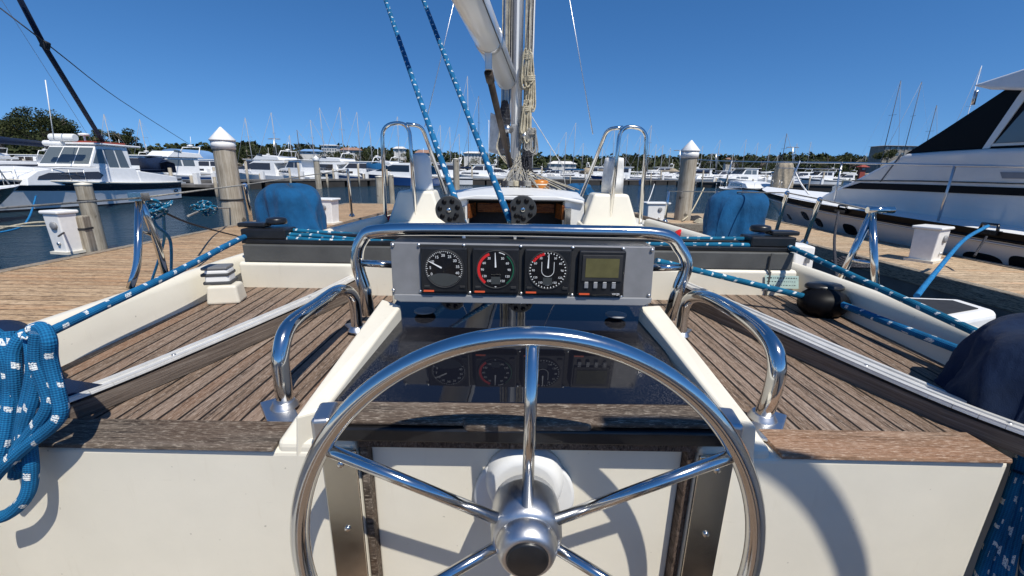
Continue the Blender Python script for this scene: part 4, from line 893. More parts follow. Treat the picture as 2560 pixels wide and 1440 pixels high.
# docks
def dock(name, poly, mat, label, e=.16):
    th = thing(name, label, 'dock', (sum(p_[0] for p_ in poly) / len(poly), sum(p_[1] for p_ in poly) / len(poly), WATER))
    mb = MB(); mb.prism([(x, y, DOCK - .06) for x, y in poly], (0, 0, .06)); mb.build('deck_boards', mat, th)
    mb = MB(); mb.prism([(x, y, WATER - .3) for x, y in poly], (0, 0, DOCK - .062 - WATER + .3)); mb.build('pontoon_side', 'dock_fascia', th)
    mb = MB(); n = len(poly)
    for i in range(n):
        a = V((*poly[i], DOCK + .018)); b_ = V((*poly[(i + 1) % n], DOCK + .018)); d_ = (b_ - a).normalized(); nn = V((-d_.y, d_.x, 0))
        mb.hexa([a + V((0, 0, -.20)) - nn * .02 + d_ * .021, b_ + V((0, 0, -.20)) - nn * .02 - d_ * .021, b_ + V((0, 0, -.20)) + nn * .12 - d_ * .121, a + V((0, 0, -.20)) + nn * .12 + d_ * .121], [a - nn * .02 + d_ * .021, b_ - nn * .02 - d_ * .021, b_ + nn * .12 - d_ * .121, a + nn * .12 + d_ * .121])
    mb.build('edge_beam', 'dock_edge', th, bevel=.01); return th
dock('dock', [(-6.62, -4), (-2.15, -4), (-2.15, 16.6), (-6.5, 16.6)], 'dock_port', 'brown weathered timber dock on the left of the yacht')
dock('dock', [(6.0, -4), (7.85, -4), (7.85, 14.6), (3.7, 14.6), (3.7, 11.4), (5.9, 11.4)], 'dock_star', 'pale sunlit timber dock between the yacht and the large motor yacht')
def piling(x, y, r, ztop, label, cap='cone', band=True, tilt=0):
    th = thing('piling', label, 'piling', (x, y, WATER), group='round timber mooring piles')
    rr = random.Random(int(x * 10)); mb = MB(); rows = []
    for i in range(22):
        z = WATER - .5 + (ztop - WATER + .5) * i / 21; k = r * (1.05 - .1 * i / 21)
        rows.append([(x + k * math.cos(a) * (1 + .02 * math.sin(3 * a + i * .3)), y + k * math.sin(a) * (1 + .02 * math.sin(5 * a)), z) for a in [2 * math.pi * j / 28 for j in range(28)]])
    mb.grid(rows, close=True); mb.build('post', 'pile_wood', th)
    if cap == 'cone':
        mb = MB(); mb.lathe([(r * 1.04, -.18), (r * 1.05, 0)], (x, y, ztop + .02), 32); mb.lathe([(r * 1.12, -.0), (r * 1.13, .03), (.02, .30), (.0001, .31)], (x, y, ztop + .02), 32); mb.build('cone_cap', 'white_plastic', th)
    else:
        mb = MB(); mb.lathe([(r * 1.0, -.02), (r * 1.0, .02), (.0001, .05)], (x, y, ztop), 20); mb.build('flat_cap', 'cream_plastic', th)
    if band:
        mb = MB(); mb.lathe([(r * 1.06, 0), (r * 1.09, .02), (r * 1.06, .04)], (x, y, DOCK + .55), 28); mb.build('mooring_band', 'black_matte', th)
    return th
piling(-6.72, 10.2, .235, .52, 'tall weathered pile with a white cone cap at the left dock edge')
piling(5.0, 12.55, .23, .56, 'tall pile with a white cone cap at the cross dock on the right', band=False)
c = PZ(212, 628, WATER); piling(-9.3, 9.3, .15, PX(190, 462, -9.3).z, 'short sunlit pile standing before the white cabin cruiser', 'flat')
for px, py, y, rr, lab, cp in ((790, 398, 40, .26, 'slender far pile with white cone cap in front of the motor yacht row', 'cone'), (1140, 398, 22, .16, 'plain pale pile just left of the mast', 'flat'), (948, 442, 21.5, .20, 'stubby grey pile left of the port vent box', 'flat'), (977, 438, 24, .14, 'thin pale pile right of the stubby grey one', 'flat')):
    q = PY(px, py, y); piling(q.x, y, rr, q.z, lab, cp, False)
# service pedestals
def pedestal(c, w_, d_, h, rot, label, kind=0):
    th = thing('service_pedestal', label, 'power pedestal', c, group='white service pedestals on the docks'); rm = Matrix.Rotation(rot, 3, 'Z')
    mb = MB(); mb.box(V(c) + V((0, 0, h * .46)), (w_ * .86, d_ * .86, h * .92), rm, 1.12); mb.build('body', 'white_plastic', th, bevel=.02, seg=3)
    mb = MB(); mb.box(V(c) + V((0, 0, h * .96)), (w_ * 1.14, d_ * 1.14, h * .08), rm); mb.build('lid', 'white_plastic', th, bevel=.02, seg=3)
    mb = MB(); mb.box(V(c) + V((0, 0, .02)), (w_ * 1.1, d_ * 1.1, .04), rm); mb.build('foot', 'cream_plastic', th)
    mb = MB(); o_ = rm @ V((w_ * .1, -d_ * .475, h * .66)); mb.lathe([(.06, 0), (.06, .02), (.04, .03), (.0001, .03)], V(c) + o_, 16, rm @ V((0, -1, 0))); mb.build('socket', 'grey_plastic', th)
    mb = MB(); o_ = rm @ V((w_ * .1, -d_ * .46, h * .25)); mb.lathe([(.025, 0), (.025, .02), (.0001, .02)], V(c) + o_, 12, rm @ V((0, -1, 0))); mb.build('tap', 'stainless_dull', th); return th
pedestal(PZ(2305, 655, DOCK) + V((.12, .1, 0)), .42, .34, .58, R(28), 'white service pedestal in the sun on the right dock')
pedestal(V((3.95, 11.9, DOCK)), .62, .40, .55, R(8), 'white service pedestal at the far right pile beside a hose')
pedestal(PZ(175, 632, DOCK), .30, .26, .66, R(-10), 'white service pedestal with hanging cable at the left dock edge')
pedestal(PZ(815, 560, DOCK) + V((0, .1, 0)), .52, .36, .62, R(-8), 'white service pedestal behind the port blue winch cover')
c = PZ(196, 628, DOCK); th = thing('timber_post', 'squat brown timber post strapped beside the left service pedestal', 'post', c + V((.14, .0, -.3)))
mb = MB(); mb.box(c + V((.14, .02, .13)), (.17, .17, .86), Matrix.Rotation(R(12), 3, 'Z')); mb.build('post', 'pile_wood', th, bevel=.02)
mb = MB(); mb.box(c + V((.14, .02, .36)), (.185, .185, .03), Matrix.Rotation(R(12), 3, 'Z')); mb.build('strap', 'black_matte', th)
ropeth('cable', 'black cable drooping down the left service pedestal', [PZ(150, 590, -1.0) + V((0, -.02, 0)) , PY(165, 580, 6.55), PY(158, 605, 6.55), PY(175, 622, 6.6)], .012, 'rope_dark', 5, cat='cable')
for k, (px, py) in enumerate(((1735, 548), (1760, 556), (2130, 660))):
    c = PZ(px, py, DOCK + .02); mb = MB()
    for j in range(5): rr = .26 - .03 * j; mb.tube([c + V((math.cos(a) * rr, math.sin(a) * rr, .02 * j + .01 * math.sin(3 * a))) for a in [2 * math.pi * q / 16 for q in range(16)]], .022, 6, closed=True)
    tag(mb.build('hose_coil', ['rope_dark', 'rope_cream', 'rope_dark'][k]), ['dark hose coil on the far cross dock', 'tan hose coil on the far cross dock', 'dark coil at the edge of the right dock'][k], 'hose coil')
# dock lines
lines = [('cyan mooring line rising in a curve left of the service pedestal', [(-60, 590, 7.6), (40, 572, 7.6), (72, 545, 8), (90, 490, 9)], .016, 'rope_plain_blue'),
         ('pale mooring rope running left from the service pedestal', [(-80, 590, 7.2), (60, 560, 7.0), (140, 555, 6.8)], .018, 'rope_cream'),
         ('lower pale rope running left from the service pedestal', [(-80, 566, 7.0), (60, 566, 6.9), (140, 562, 6.8)], .012, 'rope_cream'),
         ('blue spring line from the left gate stanchion to the dock', [(404, 512, 3.2), (410, 560, 3.6), (408, 610, 4.2), (380, 700, 4.4)], .012, 'rope_plain_blue'),
         ('second blue line hanging from the left gate stanchion', [(376, 514, 3.2), (388, 560, 3.3), (425, 600, 3.6), (428, 680, 3.8)], .012, 'rope_plain_blue'),
         ('grey mooring line across the water to the left pile', [(470, 540, 6.0), (520, 522, 8), (575, 520, 10)], .015, 'rope_grey'),
         ('dark line from the left pile to the dock', [(380, 515, 4.0), (480, 560, 5.5), (600, 592, 8)], .012, 'rope_dark'),
         ('blue mooring line arching from the motor yacht to the yacht side', [(2470, 565, 5.9), (2410, 600, 5.2), (2340, 680, 4.0), (2292, 740, 3.2)], .022, 'rope_plain_blue'),
         ('black cable hanging from the motor yacht fairlead', [(2096, 530, 7.9), (2086, 600, 6.6), (2092, 700, 4.8)], .02, 'rope_dark'),
         ('short black line from the second fairlead of the motor yacht', [(2466, 592, 6.2), (2448, 620, 6.1), (2436, 640, 6.0)], .016, 'rope_dark'),
         ('white mooring line sagging from the blue boat to the dock', [(1636, 460, 26), (1622, 500, 18), (1600, 525, 14)], .022, 'canvas_white'),
         ('pale line from the far dock to the starboard pile', [(1760, 470, 14), (1728, 530, 12.6), (1705, 552, 12)], .018, 'rope_cream'),
         ('white line hanging from the bow of the white sloop on the right', [(1985, 420, 14), (2000, 455, 13.5), (2022, 486, 13)], .022, 'canvas_white')]
for lab, pts, r_, mat in lines: ropeth('mooring_line', lab, [PY(*q) for q in pts], r_, mat, 8, cat='mooring line')

# teal rope bundles tied at the left gate stanchion
for (px, py, y, lab) in ((386, 520, 3.1, 'knotted teal rope bundle tied at the left gate stanchion'), (505, 520, 4.2, 'looser teal rope bundle on the left lifeline')):
    c = PY(px, py, y); mb = MB(); rn_ = random.Random(px)
    for k in range(7):
        a, b_, d_ = rn_.uniform(0, 3.1), rn_.uniform(.03, .09), rn_.uniform(.02, .06); o_ = V((rn_.uniform(-.06, .06), rn_.uniform(-.03, .03), rn_.uniform(-.05, .03)))
        mb.tube([c + o_ + V((math.cos(q) * b_, math.sin(q) * .04, math.sin(q + a) * d_)) for q in [2 * math.pi * j / 10 for j in range(10)]], .009, 6, closed=True)
    tag(mb.build('rope_bundle', 'rope_teal'), lab, 'rope')
# ================================================================== BOATS (built at the origin: bow +Y, water z=0; then placed)
class Hull:
    def __init__(s, L, B, fs, fb, rake=.9, flare=.25, tr=.85, fine=1.6, wl=0.9, dip=0):
        s.L, s.B, s.fs, s.fb, s.rake, s.flare, s.tr, s.fine, s.wl, s.dip = L, B, fs, fb, rake, flare, tr, fine, wl, dip
    def sheer(s, t): return s.fs + (s.fb - s.fs) * t ** 1.6 - s.dip * math.sin(math.pi * t)
    def half(s, t):
        if t < .45: return s.B / 2 * (s.tr + (1 - s.tr) * math.sin(t / .45 * math.pi / 2))
        u = min(1, (t - .45) / .55); return s.B / 2 * max(.012, (1 - u ** s.fine) ** .72)
    def pt(s, t, f, sd, off=0):
        """f 0 = waterline, 1 = sheer"""
        z = s.sheer(t) * f; hbm = s.half(t) * (s.wl - s.flare * t * t + (1 - s.wl + s.flare * t * t) * max(0, f) ** 1.2) + off
        return V((sd * hbm, s.L * t - s.rake * (1 - f) * t ** 4, z))
    def band(s, mb, f0, f1, off=0, t0=0, t1=1, n=22, close_stern=True, k=4):
        for sd in (-1, 1):
            rows = []
            for i in range(n + 1):
                t = t0 + (t1 - t0) * i / n; r_ = [s.pt(t, f0 + (f1 - f0) * j / k, sd, off) for j in range(k + 1)]; rows.append(r_[::sd])
            mb.grid(rows)
        if close_stern and t0 == 0:
            a = [s.pt(0, f0 + (f1 - f0) * j / k, -1, off) + V((0, -off, 0)) for j in range(k + 1)]; b_ = [s.pt(0, f0 + (f1 - f0) * j / k, 1, off) + V((0, -off, 0)) for j in range(k + 1)]
            mb.grid([a, b_], False)
    def deck(s, mb, f=1.0, inset=0, t0=0, t1=1, n=22):
        mb.grid([[s.pt(t0 + (t1 - t0) * i / n, f, -1, -inset), V((0, s.L * (t0 + (t1 - t0) * i / n), s.sheer(t0 + (t1 - t0) * i / n) * f + .04)), s.pt(t0 + (t1 - t0) * i / n, f, 1, -inset)] for i in range(n + 1)], False)
def house(mb, prof, hw, z0, taper=.12, yt=0):
    """side profile polygon (y,z); half width hw at z0 narrowing by taper per metre"""
    W_ = lambda y, z: max(.05, hw - taper * (z - z0) - yt * max(0, y))
    n = len(prof); vs = [V((-W_(y, z), y, z)) for y, z in prof] + [V((W_(y, z), y, z)) for y, z in prof]
    mb.add(vs, [tuple(range(n)), tuple(range(2 * n - 1, n - 1, -1))] + [(i, n + i, n + (i + 1) % n, (i + 1) % n) for i in range(n)])
    return W_
def swins(root, name, mat, polys, W_, o=.015):
    for poly in polys:
        for sd in (-1, 1):
            mb = MB(); swin(mb, poly, W_, (sd,), o); mb.build(name, mat, root)
def swin(mb, poly, W_, sides=(-1, 1), o=.015):
    for sd in sides:
        a = [V((sd * (W_(y, z) + o), y, z)) for y, z in poly]; b_ = [V((sd * (W_(y, z) - .03), y, z)) for y, z in poly]; n = len(poly)
        mb.add(a + b_, [tuple(range(n)) if sd > 0 else tuple(range(n - 1, -1, -1)), tuple(range(2 * n - 1, n - 1, -1)) if sd > 0 else tuple(range(n, 2 * n))] + [(i, (i + 1) % n, n + (i + 1) % n, n + i) for i in range(n)])
def fwin(mb, a, b_, W_, spans, o=.015, u0=.12, u1=.88):
    """panes on the sloping front between profile points a (low) and b_ (high)"""
    (ya, za), (yb, zb) = a, b_; nrm = V((0, (zb - za), -(yb - ya))).normalized() * (1 if zb > za else -1)
    if nrm.y < 0 and ya > yb: nrm = -nrm
    for s0, s1 in spans:
        q = []
        for s_, u in ((s0, u0), (s1, u0), (s1, u1), (s0, u1)):
            y, z = ya + (yb - ya) * u, za + (zb - za) * u; q.append(V((s_ * W_(y, z), y, z)) + nrm * o)
        mb.prism(q, -nrm * .04)
def rail(mb, H, t0, t1, h=.55, n=8, r=.014, inset=.08):
    for sd in (-1, 1):
        top = []
        for i in range(n + 1):
            t = t0 + (t1 - t0) * i / n; p_ = H.pt(min(t, .985), 1, sd, -inset); q = p_ + V((0, .02, h)); mb.tube([p_, q], r * .8, 5); top.append(q)
        mb.tube(top, r, 5); mb.tube([q - V((0, 0, h * .45)) for q in top], r * .5, 4)
def hull_parts(root, H, topmat, stripe=None, sf=(.74, .93), bottom='antifoul', deckmat='boat_white', rub=None):
    mb = MB(); H.band(mb, 0, 1); mb.build('hull', topmat, root)
    mb = MB()
    for f0, z_ in ((-.35, 0),): H.band(mb, -.3, .07, .006)
    mb.build('waterline_band', bottom, root)
    mb = MB(); H.deck(mb, 1.0); mb.build('deck', deckmat, root)
    if stripe: mb = MB(); H.band(mb, sf[0], sf[1], .008); mb.build('hull_stripe', stripe, root)
    if rub: mb = MB(); [mb.tube([H.pt(i / 24, 1, sd, .015) for i in range(25)], .035, 6) for sd in (-1, 1)]; mb.build('rub_rail', rub, root)
def mast_rig(root, y, h, z0=.9, r=.06, spread=1, mat='mast_far', boomcol='canvas_navy', fore=None, aft=None, boom_l=3.2, n=6, hw=1.2, boomon=True):
    mb = MB(); mb.tube([(0, y, z0 - .3), (0, y, h)], [r, r * .7], 8); 
    m_ = mb.build('mast', mat, root)
    for k in range(spread):
        zz = z0 + (h - z0) * (k + 1) / (spread + 1); MB().tube([(-hw * .55, y, zz), (hw * .55, y, zz)], .02, 5).build('spreader', mat, m_)
    mb = MB(); f_ = .007
    for sd in (-1, 1): mb.tube([(sd * hw, y - .1, z0 - .3), (sd * hw * .55, y, z0 + (h - z0) * .55), (0, y, h)], f_, 4)
    if fore: mb.tube([(0, fore, z0), (0, y, h)], f_ * (3.4 if boomon else 1), 5)
    if aft is not None: mb.tube([(0, aft, z0), (0, y, h)], f_, 4)
    mb.build('rigging', 'mast_far', root)
    if boomon:
        mb = MB(); mb.tube([(0, y - .1, z0 + .95), (0, y - boom_l * .5, z0 + 1.0), (0, y - boom_l, z0 + .92)], [.17, .11], 10); mb.build('boom_cover', boomcol, root)
def place(root, x, y, rz): root.location = (x, y, WATER); root.rotation_euler = (0, 0, rz)
def B(name, label, cat, group=None): return thing(name, label, cat, (0, 0, 0), 0, group)
# ---- white cabin cruiser on the left (bow towards the camera)
def cruiser_left():
    r_ = B('cabin_cruiser', 'white cabin cruiser with wide black hull stripe on the left water', 'motorboat')
    H = Hull(10.6, 3.3, .98, 1.45, rake=1.3, flare=.3, dip=.04); hull_parts(r_, H, 'boat_white', 'navy_paint', (.66, .95), rub='cream_plastic')
    zt = 1.08
    mb = MB(); prof = [(2.8, .9), (8.2, 1.05), (8.1, 1.35), (7.6, 1.62), (6.6, 1.78), (2.8, 1.75)]; W1 = house(mb, prof, 1.42, .9, .16); mb.build('trunk_cabin', 'boat_white', r_, bevel=.03)
    swins(r_, 'cabin_window', 'tinted', [[(5.0, 1.24), (7.75, 1.27), (7.65, 1.40), (7.2, 1.54), (4.95, 1.58), (4.75, 1.42)]], W1)
    mb = MB(); prof = [(2.9, 1.6), (5.2, 1.8), (4.5, 2.78), (2.8, 2.78)]; W2 = house(mb, prof, 1.22, 1.6, .14); mb.build('wheelhouse', 'boat_white', r_, bevel=.03)
    mb = MB(); fwin(mb, (5.2, 1.8), (4.5, 2.78), W2, [(-.95, -.36), (-.31, .31), (.36, .95)]); mb.build('windscreen', 'grey_glass', r_)
    for poly in ([(4.25, 1.95), (4.95, 1.97), (4.5, 2.6), (4.25, 2.62)], [(3.65, 1.72), (4.17, 1.74), (4.17, 2.62), (3.65, 2.62)], [(3.05, 1.68), (3.57, 1.72), (3.57, 2.62), (3.15, 2.62)]):
        swins(r_, 'side_window', 'grey_glass', [poly], W2)
    mb = MB(); mb.prism([(-1.15, 2.0, 2.76), (-1.18, 4.6, 2.80), (1.18, 4.6, 2.80), (1.15, 2.0, 2.76)], (0, 0, .09)); mb.build('roof', 'boat_white', r_, bevel=.04, seg=3)
    mb = MB(); mb.hexa([(-1.4, .2, .95), (1.4, .2, .95), (1.4, 2.79, .95), (-1.4, 2.79, .95)], [(-1.38, .2, 1.28), (1.38, .2, 1.28), (1.32, 2.79, 1.62), (-1.32, 2.79, 1.62)]); mb.build('cockpit_coaming', 'boat_white', r_, bevel=.05)
    mb = MB(); mb.box((0, 1.5, 1.66), (2.0, 2.0, .02)); mb.build('cockpit_cover', 'canvas_navy', r_)
    mb = MB(); mb.box((-.2, 3.3, 2.93), (.9, 1.9, .10)); mb.build('roof_rack', 'rust_red', r_, bevel=.02)
    mb = MB(); mb.tube([(.2, 3.6, 2.85), (.2, 3.6, 3.25)], .04, 8); mb.lathe([(.0001, .13), (.2, .1), (.22, .03), (.15, 0), (.0001, 0)], (.2, 3.6, 3.25), 16); mb.build('radar_dome', 'white_plastic', r_)
    mb = MB(); rail(mb, H, .55, .99, .55); mb.build('bow_rail', 'stainless_dull', r_)
    rn = random.Random(1); mb = MB()
    for sd in (-1, 1):
        for k in range(7): q = H.pt(.012 + .012 * k, .80, sd, .02); mb.box(q, (.012, .07, rn.uniform(.05, .10)))
        mb.tube([H.pt(.03, .52, sd, .02), H.pt(.045, .6, sd, .02), H.pt(.06, .52, sd, .02), H.pt(.05, .45, sd, .02)], .02, 5, closed=True, samples=4)
    mb.build('stern_lettering', 'black_paint', r_)
    mb = MB(); mb.tube([(-.9, 6.2, 2.9), (-1.1, 6.1, 5.3)], .018, 6); mb.build('whip_aerial', 'white_plastic', r_)
    place(r_, -21.0, 25.4, math.pi + R(1)); return r_
cruiser_left()
# ---- sailing boat with navy sail cover behind it
def sailer(label, L, B_, mh, mat='boat_white', boomcol='canvas_navy', stripe='navy_paint', name='moored_sailboat', group=None, boomon=True, cab=.5, mastmat='mast_far', spread=2, dome=False):
    r_ = B(name, label, 'sailboat', group)
    H = Hull(L, B_, .95, 1.15, rake=1.4, flare=.2, tr=.6, wl=.82, dip=.08); hull_parts(r_, H, mat, stripe, (.80, .90))
    mb = MB(); W1 = house(mb, [(L * .28, .95), (L * .78, 1.1), (L * .70, .95 + cab * .8), (L * .5, .95 + cab), (L * .3, .95 + cab)], B_ * .33, .95, .2); mb.build('coachroof', 'boat_white', r_, bevel=.04)
    swins(r_, 'cabin_window', 'tinted', [[(L * .36, 1.12), (L * .64, 1.15), (L * .62, 1.30), (L * .36, 1.32)]], W1)
    if mh > 4: mast_rig(r_, L * .56, mh, 1.2, fore=L * .97, aft=.1, boomcol=boomcol, boom_l=L * .36, hw=B_ * .45, boomon=boomon, mat=mastmat, spread=spread)
    mb = MB(); rail(mb, H, .03, .97, .5, 7, .01); mb.build('guard_rail', 'stainless_dull', r_)
    return r_
s_ = sailer('white sloop with a long navy sail cover behind the cruiser', 12, 3.7, 15, name='moored_sailboat', group='sailing boats moored in the marina'); place(s_, -28.0, 30.2, R(183)); s_.scale = (1.4, 1.4, 1.4)
s_ = sailer('black hulled sloop cut off by the left edge in front of the cruiser', 10, 3.2, 13, 'black_paint', 'canvas_navy', None, group='sailing boats moored in the marina'); place(s_, -17.7, 5.4, R(0))
mb = MB(); mb.tube([PY(262, 362, 22.5), PY(112, 118, 17.0), PY(40, -20, 15.6)], [.10, .085], 10); fs = mb.build('furled_headsail', 'canvas_navy', None); tag(fs, 'dark navy furled headsail stay slanting across the upper left sky', 'furled sail')
mb = MB(); mb.box(PY(113, 112, 16.7), (.22, .2, .26), Matrix.Rotation(R(25), 3, 'Y')); tag(mb.build('stay_fitting', 'black_matte', bevel=.04), 'dark toggle fitting partway up the furled headsail stay', 'rigging fitting')
ropeth('backstay_wire', 'thin dark wire sloping from the stay fitting to the far boats', [PY(0, 20, 16), PY(128, 118, 17), PY(300, 250, 30), PY(482, 366, 44)], .022, 'rope_dark', 4, cat='wire', n=5)
# ---- motor yacht on the right
def yacht_right():
    r_ = thing('motor_yacht', 'large grey-white motor yacht with black raked windows along the right dock', 'motor yacht', (9.8, 6, WATER))
    zr = -.80; k = offs[r_.name]
    class HW(Hull):
        def pt(s, t, f, sd, off=0):
            q = Hull.pt(s, t, f, sd, off); return V((q.x + 10.0, q.y + 2.0, q.z + WATER))
    H = HW(15.0, 4.1, .98, 1.36, rake=2.0, flare=.35, tr=.95, wl=.88, fine=2.2)
    mb = MB(); H.band(mb, 0, 1, n=40); mb.build('hull', 'boat_grey', r_)
    mb = MB(); H.band(mb, -.2, .07, .006); mb.build('waterline_band', 'antifoul', r_)
    mb = MB(); H.band(mb, .92, 1.06, .02, n=40, k=1); [mb.tube([H.pt(i / 40, .93, sd, .02) for i in range(41)], .03, 6) for sd in (-1, 1)]; mb.build('rub_rail', 'yacht_black', r_)
    mb = MB(); mb.tube([H.pt(i / 40, .865, -1, .02) for i in range(41)], .02, 6); mb.build('steel_strake', 'stainless_dull', r_)
    mb = MB(); mb.grid([[H.pt(i / 30, 1.05, -1, -.02), V((10, 2 + 15.6 * i / 30, H.pt(i / 30, 1.06, 1).z + .05)), H.pt(i / 30, 1.05, 1, -.02)] for i in range(31)], False); mb.build('deck', 'boat_white', r_)
    # portholes
    for px, py, a, b_ in ((1972, 545, .22, .09), (2046, 552, .30, .12), (2012, 540, .30, .12), (2125, 572, .40, .14), (2455, 650, .55, .17), (2395, 640, .0, 0), (2556, 660, .3, .15)):
        if not a: continue
        best = None
        for i in range(200):
            for f in (.45, .52, .6, .68):
                q = H.pt(i / 200, f, -1, .012); u, v_ = proj(q); e = (u - px) ** 2 + (v_ - py) ** 2 * .3
                if best is None or e < best[0]: best = (e, i / 200, f)
        t0, f0 = best[1], best[2]; mb = MB(); rows = []
        pl = []
        for j in range(24):
            an = 2 * math.pi * j / 24; ca, sa = math.cos(an), math.sin(an); pl.append(H.pt(t0 + a / 15.6 * .62 * math.copysign(abs(ca) ** .7, ca), f0 + b_ / 1.2 * math.copysign(abs(sa) ** .7, sa), -1, .014))
        mb.add(pl + [q + V((.05, 0, 0)) for q in pl], [tuple(range(24)), tuple(range(47, 23, -1))] + [(j, (j + 1) % 24, 24 + (j + 1) % 24, 24 + j) for j in range(24)]); mb.build('porthole', 'dark_glass', r_)
    # superstructure: side profile on plane X = xs, read from the picture
    xs = 8.75
    def SX(px, py, o=0): return PX(px, py, xs - o)
    body = [(2012, 515), (2060, 485), (2130, 452), (2190, 420), (2262, 384), (2340, 378), (2445, 372), (2620, 366), (2900, 372), (2900, 640), (2620, 590), (2300, 560), (2085, 528)]
    P = [SX(*q) for q in body]
    mb = MB(); mb.prism([q + V((0, 0, 0)) for q in P], (2.5, 0, 0)); mb.build('deckhouse', 'boat_grey', r_, bevel=.10, seg=4)
    def panel(name, pts, mat, o=.02, th_=.04, bev=0):
        mb = MB(); mb.prism([SX(*q, o) for q in pts], (th_, 0, 0)); return mb.build(name, mat, r_, bevel=bev)
    panel('side_stripe', [(2105, 471), (2200, 474), (2330, 480), (2560, 490), (2800, 500), (2800, 482), (2560, 470), (2300, 461), (2150, 457)], 'yacht_black')
    panel('pinstripe', [(2130, 453), (2300, 454), (2560, 461), (2700, 465), (2700, 462), (2560, 458), (2300, 451), (2130, 450)], 'black_paint')
    up_ = [(2262, 385), (2350, 330), (2460, 258), (2600, 165), (2900, 20), (2900, 380), (2620, 367), (2445, 373), (2340, 379)]
    mb = MB(); Pu = [PX(x, y, xs + .12) for x, y in up_]; mb.prism(Pu, (2.26, 0, 0)); mb.build('raked_windscreen', 'yacht_black', r_, bevel=.02)
    panel('window_frame', [(2455, 372), (2472, 371), (2560, 250), (2700, 60), (2690, 50), (2545, 240)], 'boat_grey', -.10, .05)
    panel('side_window', [(2487, 358), (2700, 348), (2700, 90), (2575, 258)], 'grey_glass', -.09, .03)
    panel('window_sill', [(2475, 366), (2700, 356), (2700, 348), (2480, 359)], 'boat_grey', -.11, .03)
    # flybridge top
    a = [PX(x, y, 8.7) for x, y in ((2425, 214), (2480, 196), (2560, 170), (2700, 120), (2900, 60), (2900, 190), (2700, 226), (2560, 226), (2470, 224))]
    mb = MB(); mb.prism(a, (2.6, 0, 0)); mb.v = mb.v; top = mb.build('hardtop', 'boat_white', r_, bevel=.06, seg=4)
    mb = MB(); mb.tube([PX(2442, 226, 8.9), PX(2432, 262, 8.9)], .03, 8); mb.build('hardtop_post', 'stainless_dull', r_)
    # bow rail
    mb = MB()
    R0 = [(1730, 398), (1790, 402), (1900, 405), (2110, 407), (2390, 414), (2700, 418)]
    top = [PX(x, y, X_) for (x, y), X_ in zip(R0, (11.2, 10.9, 9.6, 8.6, 8.15, 8.0))]
    base = [(2010, 505), (2055, 520), (2085, 532), (2350, 550)]
    mb.tube(top, .022, 8)
    for (x0, y0), (x1, y1), X_ in (((2105, 405), (2082, 520), 8.6), ((2388, 413), (2345, 552), 8.15), ((2000, 402), (1962, 492), 8.9), ((1830, 402), (1810, 470), 10.2)): mb.tube([PX(x0, y0, X_), PX(x1, y1, X_)], .022, 8)
    mb.tube([PX(1945, 420, 9.2), PX(2105, 423, 8.6)], .012, 6); mb.build('bow_rail', 'stainless_dull', r_)
    panel('hull_seam', [(2082, 526), (2300, 553), (2560, 585), (2800, 612), (2800, 609), (2560, 582), (2300, 550), (2082, 523)], 'fender_grey', .03)
    panel('deck_hatch_seam', [(2250, 386), (2252, 386), (2200, 455), (2198, 455)], 'fender_grey', .02)
    panel('air_vent', [(2500, 430), (2640, 432), (2640, 448), (2505, 446)], 'grey_plastic', .02)
    for px, py in ((2104, 528), (2470, 580)):
        q = PX(px, py, 7.93); mb = MB(); mb.box(q, (.10, .34, .07)); mb.tube([q + V((0, -.14, .0)), q + V((0, -.12, .13)), q + V((0, .12, .13)), q + V((0, .14, 0))], .025, 6); mb.build('fairlead_cleat', 'black_paint', r_)
yacht_right()
